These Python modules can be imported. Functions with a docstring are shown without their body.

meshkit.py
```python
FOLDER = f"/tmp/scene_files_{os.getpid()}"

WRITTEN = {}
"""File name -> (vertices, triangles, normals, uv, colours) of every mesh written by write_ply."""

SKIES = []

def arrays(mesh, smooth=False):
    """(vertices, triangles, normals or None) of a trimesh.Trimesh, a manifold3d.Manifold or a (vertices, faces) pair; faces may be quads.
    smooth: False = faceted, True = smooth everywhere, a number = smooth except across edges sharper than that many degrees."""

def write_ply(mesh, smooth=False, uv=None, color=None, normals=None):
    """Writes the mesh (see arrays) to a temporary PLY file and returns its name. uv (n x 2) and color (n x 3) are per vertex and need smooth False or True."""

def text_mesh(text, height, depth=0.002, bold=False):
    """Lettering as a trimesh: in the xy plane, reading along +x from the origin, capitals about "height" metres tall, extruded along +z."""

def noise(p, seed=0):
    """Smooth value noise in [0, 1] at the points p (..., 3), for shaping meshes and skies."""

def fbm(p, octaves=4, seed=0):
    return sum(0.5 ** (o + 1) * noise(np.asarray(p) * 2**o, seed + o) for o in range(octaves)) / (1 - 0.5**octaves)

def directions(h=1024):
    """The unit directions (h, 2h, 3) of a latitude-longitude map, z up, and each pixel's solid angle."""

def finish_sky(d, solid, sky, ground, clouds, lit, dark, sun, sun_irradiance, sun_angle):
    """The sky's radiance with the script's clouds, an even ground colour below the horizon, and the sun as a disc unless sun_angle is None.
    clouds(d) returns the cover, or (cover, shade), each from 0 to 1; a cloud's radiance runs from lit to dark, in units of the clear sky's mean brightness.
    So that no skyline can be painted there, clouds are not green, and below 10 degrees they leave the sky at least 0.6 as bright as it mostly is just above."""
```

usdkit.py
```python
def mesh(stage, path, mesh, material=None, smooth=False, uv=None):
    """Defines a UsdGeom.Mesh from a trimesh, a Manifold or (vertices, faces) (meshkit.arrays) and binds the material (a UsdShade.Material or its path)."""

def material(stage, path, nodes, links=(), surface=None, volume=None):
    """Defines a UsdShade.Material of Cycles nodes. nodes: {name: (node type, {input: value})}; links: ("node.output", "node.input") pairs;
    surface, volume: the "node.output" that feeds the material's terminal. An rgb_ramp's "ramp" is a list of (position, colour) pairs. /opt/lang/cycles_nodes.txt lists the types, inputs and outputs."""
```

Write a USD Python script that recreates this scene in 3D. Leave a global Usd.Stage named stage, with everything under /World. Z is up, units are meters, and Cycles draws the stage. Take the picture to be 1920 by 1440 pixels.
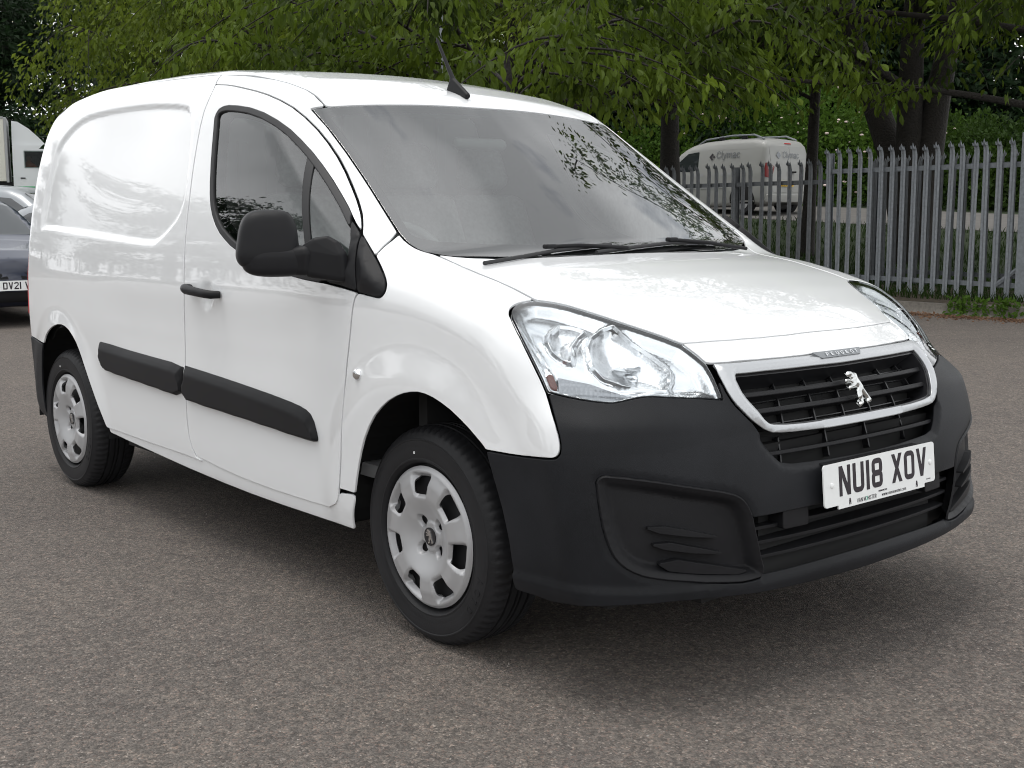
import math, random
import numpy as np, shapely, trimesh, usdkit, meshkit
import manifold3d as m3
from shapely.geometry import Polygon, LineString, Point, box as sbox
from shapely.ops import unary_union
from shapely import affinity
from scipy import ndimage
from scipy.spatial import Delaunay
from scipy.interpolate import PchipInterpolator
from pxr import Usd, UsdGeom, UsdShade, UsdLux, Sdf, Gf, Vt

stage = Usd.Stage.CreateInMemory()
UsdGeom.SetStageUpAxis(stage, UsdGeom.Tokens.z)
UsdGeom.SetStageMetersPerUnit(stage, 1.0)
UsdGeom.Xform.Define(stage, '/World')
UsdGeom.Scope.Define(stage, '/World/Looks')

# ---------------------------------------------------------------- camera
CAM_POS, CAM_YAW, CAM_PITCH, CAM_ROLL = (2.7097, -2.8241, 1.2072), 139.974, -7.8693, -0.294
cam = UsdGeom.Camera.Define(stage, '/World/camera')
cam.CreateHorizontalApertureAttr(36.0)
cam.CreateVerticalApertureAttr(27.0)
cam.CreateFocalLengthAttr(36.0 * 2271.97 / 1920)
cam.CreateFStopAttr(0.0)
cam.CreateExposureAttr(0.02)
_y, _p, _r = map(math.radians, (CAM_YAW, CAM_PITCH, CAM_ROLL))
_fw = np.array([math.cos(_y) * math.cos(_p), math.sin(_y) * math.cos(_p), math.sin(_p)])
_rt = np.cross(_fw, [0, 0, 1]); _rt /= np.linalg.norm(_rt)
_up = np.cross(_rt, _fw)
_rt, _up = _rt * math.cos(_r) + _up * math.sin(_r), -_rt * math.sin(_r) + _up * math.cos(_r)
_m = np.eye(4); _m[0, :3], _m[1, :3], _m[2, :3], _m[3, :3] = _rt, _up, -_fw, CAM_POS
cam.AddTransformOp().Set(Gf.Matrix4d(_m.tolist()))

# ---------------------------------------------------------------- sky and sun (broken overcast, early summer)
SUN_DIR = np.array([-0.16, -0.14, 0.95]); SUN_DIR = SUN_DIR / np.linalg.norm(SUN_DIR)
sun_elev, sun_rot = float(np.arcsin(SUN_DIR[2])), float(np.arctan2(SUN_DIR[0], SUN_DIR[1]))
sky_mat = usdkit.material(stage, '/World/Looks/sky_overcast', {
    'co': ('texture_coordinate', {}),
    'sky': ('sky_texture', {'sky_type': 'single_scattering', 'sun_disc': False, 'sun_elevation': sun_elev, 'sun_rotation': sun_rot, 'altitude': 60.0, 'aerosol_density': 1.5}),
    'map': ('mapping', {'scale': (1.0, 1.0, 1.3), 'location': (0.9, 0.35, 0.0)}),
    'cover': ('noise_texture', {'scale': 2.1, 'detail': 7.0, 'roughness': 0.55, 'distortion': 0.35}),
    'cramp': ('rgb_ramp', {'ramp': [(0.0, (0.0, 0.0, 0.0)), (0.30, (0.0, 0.0, 0.0)), (0.39, (1.0, 1.0, 1.0)), (1.0, (1.0, 1.0, 1.0))]}),
    'map2': ('mapping', {'scale': (1.3, 1.3, 1.5), 'location': (4.2, 1.7, 0.4)}),
    'lumps': ('noise_texture', {'scale': 2.3, 'detail': 4.0, 'roughness': 0.45}),
    'lramp': ('rgb_ramp', {'ramp': [(0.0, (9.2, 9.45, 9.7)), (0.38, (9.2, 9.45, 9.7)), (0.60, (17.0, 17.2, 17.5)), (1.0, (17.0, 17.2, 17.5))]}),
    'mix': ('mix_color', {'use_clamp': False}),
    'bg': ('background_shader', {'strength': 0.1}),
}, [('co.generated', 'map.vector'), ('map.vector', 'cover.vector'), ('cover.fac', 'cramp.fac'), ('co.generated', 'map2.vector'), ('map2.vector', 'lumps.vector'), ('lumps.fac', 'lramp.fac'),
    ('sky.color', 'mix.a'), ('lramp.color', 'mix.b'), ('cramp.color', 'mix.fac'), ('mix.result', 'bg.color')], surface='bg.background')
sky = UsdLux.DomeLight.Define(stage, '/World/sky')
UsdShade.MaterialBindingAPI.Apply(sky.GetPrim()).Bind(sky_mat)
sky.GetPrim().SetCustomDataByKey('kind', 'structure')
sun = UsdLux.DistantLight.Define(stage, '/World/sun')
sun.CreateIntensityAttr(0.36); sun.CreateAngleAttr(22.0); sun.CreateNormalizeAttr(True); sun.CreateColorAttr(Gf.Vec3f(1.0, 0.965, 0.92))
_z = SUN_DIR; _x = np.cross([0, 0, 1], _z); _x /= np.linalg.norm(_x); _yv = np.cross(_z, _x)
_m = np.eye(4); _m[0, :3], _m[1, :3], _m[2, :3] = _x, _yv, _z
sun.AddTransformOp().Set(Gf.Matrix4d(_m.tolist()))

# ---------------------------------------------------------------- helpers
COUNT = {}
def child_path(parent, name):
    k = (parent, name); n = COUNT.get(k, 0); COUNT[k] = n + 1
    return f'{parent}/{name}' + (f'_{n:03d}' if n else '')

def tag(p, label=None, cat=None, group=None, kind=None):
    for k, v in (('label', label), ('category', cat), ('group', group), ('kind', kind)):
        if v: p.SetCustomDataByKey(k, v)
    return p

def thing(name, label, cat, loc=(0, 0, 0), rotz=0, group=None):
    path = child_path('/World', name)
    x = UsdGeom.Xform.Define(stage, path)
    x.AddTranslateOp().Set(Gf.Vec3d(*map(float, loc)))
    if rotz: x.AddRotateZOp().Set(float(rotz))
    tag(x.GetPrim(), label, cat, group)
    return path

def put(parent, name, mesh, mat, smooth=30, label=None, kind=None):
    """one Mesh prim under parent; mesh: trimesh, Manifold, (v, f) or (v, f, normals)."""
    path = child_path(parent, name)
    if isinstance(mesh, tuple) and len(mesh) == 3:
        v, f, n = mesh
        m = UsdGeom.Mesh.Define(stage, path)
        m.CreatePointsAttr(Vt.Vec3fArray.FromNumpy(np.asarray(v, np.float32)))
        m.CreateFaceVertexCountsAttr(Vt.IntArray.FromNumpy(np.full(len(f), 3, np.int32)))
        m.CreateFaceVertexIndicesAttr(Vt.IntArray.FromNumpy(np.asarray(f, np.int32).ravel()))
        m.CreateSubdivisionSchemeAttr('none')
        if n is not None:
            m.CreateNormalsAttr(Vt.Vec3fArray.FromNumpy(np.asarray(n, np.float32))); m.SetNormalsInterpolation('vertex')
        UsdShade.MaterialBindingAPI.Apply(m.GetPrim()).Bind(mat)
    else:
        m = usdkit.mesh(stage, path, mesh, mat, smooth)
    tag(m.GetPrim(), label, None, None, kind)
    return path

def join(*parts):
    V, Fc, N, o = [], [], [], 0
    for p in parts:
        v, f, n = p
        V.append(v); Fc.append(np.asarray(f) + o); N.append(n); o += len(v)
    return np.vstack(V), np.vstack(Fc), np.vstack(N)

def mirror(p):
    v, f, n = p
    return v * [1, -1, 1], np.asarray(f)[:, ::-1], n * [1, -1, 1]

def tm(x):
    if hasattr(x, 'to_mesh'):
        q = x.to_mesh(); return trimesh.Trimesh(q.vert_properties[:, :3], q.tri_verts, process=False)
    return x

def cat(*ms): return trimesh.util.concatenate([tm(m) for m in ms])

def bx(lo, hi, r=0.0):
    lo, hi = np.minimum(lo, hi), np.maximum(lo, hi)
    if not r:
        m = trimesh.creation.box(hi - lo); m.apply_translation((np.array(lo) + hi) / 2); return m
    c = m3.Manifold.sphere(r, 12)
    pts = [(x, y, z) for x in (lo[0] + r, hi[0] - r) for y in (lo[1] + r, hi[1] - r) for z in (lo[2] + r, hi[2] - r)]
    return tm(m3.Manifold.batch_hull([c.translate(p) for p in pts]))

def tube(path, rad, seg=8):
    """swept round tube along a polyline; rad a number or one per point."""
    P = np.asarray(path, float); n = len(P); R = np.broadcast_to(np.asarray(rad, float), (n,))
    T = np.gradient(P, axis=0); T /= np.maximum(np.linalg.norm(T, axis=1, keepdims=True), 1e-9)
    u = np.cross(T[0], [0, 0, 1.0]);
    if np.linalg.norm(u) < 1e-3: u = np.cross(T[0], [1.0, 0, 0])
    u /= np.linalg.norm(u); V = []
    a = np.linspace(0, 2 * np.pi, seg, endpoint=False)
    for i in range(n):
        u = u - T[i] * (u @ T[i]); u /= np.linalg.norm(u); w = np.cross(T[i], u)
        V.append(P[i] + R[i] * (np.cos(a)[:, None] * u + np.sin(a)[:, None] * w))
    V = np.vstack(V); Fc = []
    for i in range(n - 1):
        for j in range(seg):
            k = (j + 1) % seg
            Fc += [(i * seg + j, i * seg + k, (i + 1) * seg + k), (i * seg + j, (i + 1) * seg + k, (i + 1) * seg + j)]
    c0, c1 = len(V), len(V) + 1
    V = np.vstack([V, P[0], P[-1]])
    for j in range(seg):
        k = (j + 1) % seg
        Fc += [(c0, k, j), (c1, (n - 1) * seg + j, (n - 1) * seg + k)]
    return trimesh.Trimesh(V, np.array(Fc), process=False)

def revolve(profile, seg=64, axis='y'):
    """profile (r, h) closed loop or open line turned round the axis."""
    m = trimesh.creation.revolve(np.array(profile, float), sections=seg)
    if axis == 'y': m.apply_transform(trimesh.transformations.rotation_matrix(np.pi / 2, [1, 0, 0]))   # z -> -y
    if axis == 'x': m.apply_transform(trimesh.transformations.rotation_matrix(np.pi / 2, [0, 1, 0]))   # z -> x
    return m

def extrude(poly, h):
    gs = [g for g in getattr(poly, 'geoms', [poly]) if g.area > 1e-9]
    return trimesh.util.concatenate([trimesh.creation.extrude_polygon(g, h, engine='earcut') for g in gs])

def place(m, origin, ex, ey, ez):
    """moves a mesh drawn in xy(z) into the frame (ex, ey, ez) at origin."""
    m = m.copy(); M = np.eye(4); M[:3, 0], M[:3, 1], M[:3, 2], M[:3, 3] = ex, ey, ez, origin
    m.apply_transform(M)
    return m

# ---------------------------------------------------------------- materials
def look(name, color, rough=.5, metal=0., coat=0., coat_rough=.03, spec=.5, noise=None, bump=None, ior=1.5, extra=None):
    """noise: (scale, amount) tone variation in object space; bump: (scale, distance)."""
    nodes = {'p': ('principled_bsdf', {'base_color': color, 'roughness': rough, 'metallic': metal, 'coat_weight': coat, 'coat_roughness': coat_rough, 'specular_ior_level': spec, 'ior': ior, **(extra or {})})}
    links = []
    if noise or bump:
        nodes['co'] = ('texture_coordinate', {})
    if noise:
        s, a = noise
        nodes['n'] = ('noise_texture', {'scale': s, 'detail': 5.0, 'roughness': .6})
        c = np.array(color)
        nodes['r'] = ('rgb_ramp', {'ramp': [(.25, tuple(c * (1 - a))), (.75, tuple(np.minimum(c * (1 + a), 1)))]})
        links += [('co.object', 'n.vector'), ('n.fac', 'r.fac'), ('r.color', 'p.base_color')]
    if bump:
        nodes['bn'] = ('noise_texture', {'scale': bump[0], 'detail': 3.0})
        nodes['b'] = ('bump', {'strength': 1.0, 'distance': bump[1]})
        links += [('co.object', 'bn.vector'), ('bn.fac', 'b.height'), ('b.normal', 'p.normal')]
    return usdkit.material(stage, '/World/Looks/' + name, nodes, links, surface='p.BSDF')

def pane_look(name, tint, gloss_rough=0.0, ior=1.52, body=None):
    nodes = {'t': ('transparent_bsdf', {'color': tint}), 'g': ('glossy_bsdf', {'color': (1, 1, 1), 'roughness': gloss_rough}), 'f': ('fresnel', {'IOR': ior}), 'm': ('mix_closure', {})}
    links = [('f.fac', 'm.fac'), ('t.BSDF', 'm.closure1'), ('g.BSDF', 'm.closure2')]
    return usdkit.material(stage, '/World/Looks/' + name, nodes, links, surface='m.closure')

M = {}
M['paint'] = look('white_paint', (.685, .695, .70), .32, coat=1.0, coat_rough=.02)
M['plastic'] = look('black_plastic', (.008, .008, .009), .47, spec=.20, noise=(6, .18), bump=(900, .0004))
M['bumper'] = look('grained_bumper_plastic', (.0085, .009, .0105), .50, spec=.18, noise=(4, .42), bump=(700, .0005))
M['rubber'] = look('black_rubber', (.012, .012, .013), .62)
M['tyre'] = look('tyre_rubber', (.008, .008, .009), .55, spec=.3, noise=(9, .3), bump=(260, .0006))
M['silver'] = look('silver_paint', (.44, .45, .46), .40, metal=.75, coat=.15)
M['cover'] = look('wheel_cover_silver', (.37, .37, .375), .45, metal=.5, noise=(14, .05))
M['brushed'] = look('polished_emblem', (.58, .59, .58), .22, metal=1.0)
M['chrome'] = look('chrome', (.88, .89, .9), .06, metal=1.0)
M['satin'] = look('satin_reflector', (.86, .87, .88), .20, metal=1.0)
M['bowl'] = look('faceted_reflector', (.90, .91, .92), .24, metal=1.0, bump=(160, .0012))
M['dark'] = look('dark_void', (.006, .006, .006), .8)
M['frit'] = look('black_frit', (.012, .012, .014), .4)
M['glass'] = pane_look('window_glass', (.90, .98, .94), ior=2.4)
M['privacy'] = pane_look('door_glass', (.74, .83, .78), ior=1.9)
M['lens'] = pane_look('lamp_lens', (.93, .95, .96), ior=1.5)
M['ribbed'] = look('ribbed_lamp_plastic', (.42, .43, .45), .12, metal=.5, coat=.6)
M['amber'] = look('amber_lens', (.20, .05, .03), .2, coat=.5)
M['redlens'] = look('red_lens', (.36, .012, .015), .15, coat=.6)
M['plate'] = look('plate_white', (.74, .75, .74), .3, coat=.3)
M['plate_y'] = look('plate_yellow', (.75, .46, .02), .35)
M['ink'] = look('plate_ink', (.012, .008, .012), .5)
M['green_ink'] = look('green_ink', (.02, .35, .22), .5)
M['trim'] = look('cabin_plastic', (.30, .305, .308), .55)
M['cloth'] = look('seat_cloth', (.34, .34, .35), .9, noise=(40, .3))
M['bulkhead'] = look('grey_bulkhead', (.80, .81, .81), .6)
M['badge'] = look('badge_grey', (.20, .21, .22), .3, metal=.6)
M['capblack'] = look('gloss_black_cap', (.008, .008, .009), .3)
# ---------------------------------------------------------------- van body as one smooth implicit surface
def sst(a, b, x):
    t = np.clip((x - a) / (b - a), 0, 1)
    return t * t * (3 - 2 * t)

def spline(pts, x):
    p = np.array(pts, float)
    return PchipInterpolator(p[:, 0], p[:, 1], extrapolate=True)(np.clip(x, p[0, 0], p[-1, 0]))

PROFILE = [(-0.05, 1.088), (0.10, 1.064), (0.25, 1.030), (0.40, 0.986), (0.55, 0.934), (0.66, 0.884), (0.735, 0.836), (0.79, 0.772),
           (0.826, 0.690), (0.852, 0.61), (0.872, 0.52), (0.880, 0.42), (0.876, 0.33), (0.862, 0.26), (0.82, 0.225), (0.5, 0.2), (-3.2, 0.2), (-3.40, 0.33),
           (-3.47, 0.45), (-3.48, 0.60), (-3.47, 0.80), (-3.44, 1.05), (-3.41, 1.30), (-3.37, 1.52), (-3.32, 1.68), (-3.24, 1.757),
           (-3.05, 1.792), (-2.75, 1.812), (-2.4, 1.818), (-2.0, 1.813), (-1.65, 1.795), (-1.35, 1.761), (-1.10, 1.712), (-0.88, 1.648),
           (-0.62, 1.470), (-0.36, 1.289), (-0.12, 1.120)]

class Grid:
    def __init__(self, fn, lo, hi, step, blur=0):
        self.lo, self.step = np.array(lo, float), step
        xs, zs = np.arange(lo[0], hi[0], step), np.arange(lo[1], hi[1], step)
        X, Z = np.meshgrid(xs, zs, indexing='ij')
        g = fn(X, Z)
        if blur:
            g = ndimage.gaussian_filter(g, blur, mode='nearest')
        self.c = ndimage.spline_filter(g, order=3, mode='nearest')

    def __call__(self, x, z):
        x, z = np.broadcast_arrays(x, z)
        q = np.stack([(x - self.lo[0]) / self.step, (z - self.lo[1]) / self.step])
        return ndimage.map_coordinates(self.c, q, order=3, prefilter=False, mode='nearest')

def poly_sd(poly):
    A = np.array(poly, float); B = np.roll(A, -1, 0)
    path = Polygon(A)
    shapely.prepare(path)
    def f(X, Z):
        P = np.stack([X.ravel(), Z.ravel()], -1)
        d = np.full(len(P), 1e9)
        for a, b in zip(A, B):
            e = b - a
            t = np.clip(((P - a) @ e) / (e @ e + 1e-12), 0, 1)
            d = np.minimum(d, np.hypot(*(P - a - t[:, None] * e).T))
        ins = shapely.contains_xy(path, P[:, 0], P[:, 1])
        return np.where(ins, -d, d).reshape(X.shape)
    return f

SIDE = Grid(poly_sd(PROFILE), (-3.8, -0.1), (1.3, 2.3), 0.02, 1.1)

SECTION = [(0.0, .800), (0.2, .846), (0.27, .872), (0.36, .884), (0.5, .893), (0.65, .903), (0.80, .910), (0.92, .910), (1.02, .904), (1.10, .897), (1.2, .880),
           (1.35, .842), (1.5, .794), (1.65, .737), (1.8, .670), (2.3, .44)]
PLAN = [(-3.8, -.25), (-3.46, -.085), (-3.3, -.050), (-3.1, -.024), (-2.8, -.006), (-2.4, 0), (-0.6, 0), (0, 0), (0.3, 0), (0.45, -.006), (0.6, -.022), (0.75, -.06), (0.9, -.14), (1.2, -.40)]
FLARE_C = ((0.0, .31), (-2.728, .31))
RECESS = None

def half_width(x, z):
    w = spline(SECTION, z) + spline(PLAN, x)
    for (cx, cz), r in zip(FLARE_C, (.56, .52)):
        d = np.hypot((x - cx) * 1.0, (z - cz))
        w = w + .020 * (1 - sst(r - .14, r, d)) * sst(.2, .34, z)
    w = w + .035 * (1 - sst(-2.9, -1.9, x)) * sst(1.1, 1.7, z)
    w = w + sst(.35, .7, x) * (.045 * (1 - sst(.62, .78, z)) - .018)
    # front lower shoulder of the door: a shallow scoop
    w = w - .007 * sst(.62, .76, z) * (1 - sst(.80, .98, z)) * sst(-2.3, -1.9, x) * (1 - sst(-.75, -.45, x))
    if RECESS is not None:
        w = w - .014 * (1 - sst(-.017, .001, RECESS(x, z)))
    return w

def smax(a, b, k):
    h = np.maximum(k - np.abs(a - b), 0) / k
    return np.maximum(a, b) + h * h * k * .25

WIDTH = None
def VANF(P):
    x, y, z = P[..., 0], np.abs(P[..., 1]), P[..., 2]
    y2 = np.minimum(y, 1.0) ** 2
    nose = sst(.25, .75, x)
    cab = sst(-1.5, -.9, x) * (1 - nose)
    rear = 1 - sst(-3.2, -2.6, x)
    a = cab * .09 * y2 + nose * (.11 * y2 + (.17 + .34 * sst(.69, .80, z)) * y2 * y2) - rear * (.16 * y2 + .15 * y2 * y2)
    b = .075 * (1 - sst(-.7, 0, x)) * y2 + .035 * sst(-.7, 0, x) * y2
    f1 = SIDE(x + a, z + b)
    f2 = (y - WIDTH(x, z)) * .93
    k = .13 - .03 * sst(-.6, .1, x) + .08 * nose
    k = k - .03 * (1 - sst(-3.0, -2.4, x))
    return smax(f1, f2, k)

def setup():
    global WIDTH
    WIDTH = Grid(half_width, (-3.8, -0.1), (1.3, 2.3), 0.007, .8)

def grad(P, F, e=.004):
    g = np.stack([F(P + d) - F(P - d) for d in np.eye(3) * e], -1)
    return g / np.maximum(np.linalg.norm(g, axis=-1, keepdims=True), 1e-9)

def lift(Q, d, F=None, far=0., steps=90):
    """first hit of the rays Q + t d (from t = -far) with the body."""
    F = F or VANF
    Q = np.asarray(Q, float); d = np.broadcast_to(np.asarray(d, float), Q.shape)
    t = np.full(len(Q), -far); done = np.zeros(len(Q), bool); tl = t.copy()
    for _ in range(steps):
        i = np.nonzero(~done)[0]
        if not len(i): break
        f = F(Q[i] + t[i, None] * d[i]); hit = f < 0
        done[i[hit]] = True
        tl[i[~hit]] = t[i[~hit]]
        t[i[~hit]] += np.maximum(f[~hit] * .72, .004)
        far_gone = t > 8
        done |= far_gone
    lo, hi = tl.copy(), t.copy()
    for _ in range(11):
        m = (lo + hi) / 2
        ins = F(Q + m[:, None] * d) < 0
        hi = np.where(ins, m, hi); lo = np.where(ins, lo, m)
    return Q + ((lo + hi) / 2)[:, None] * d, done & (t <= 8)
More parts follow.
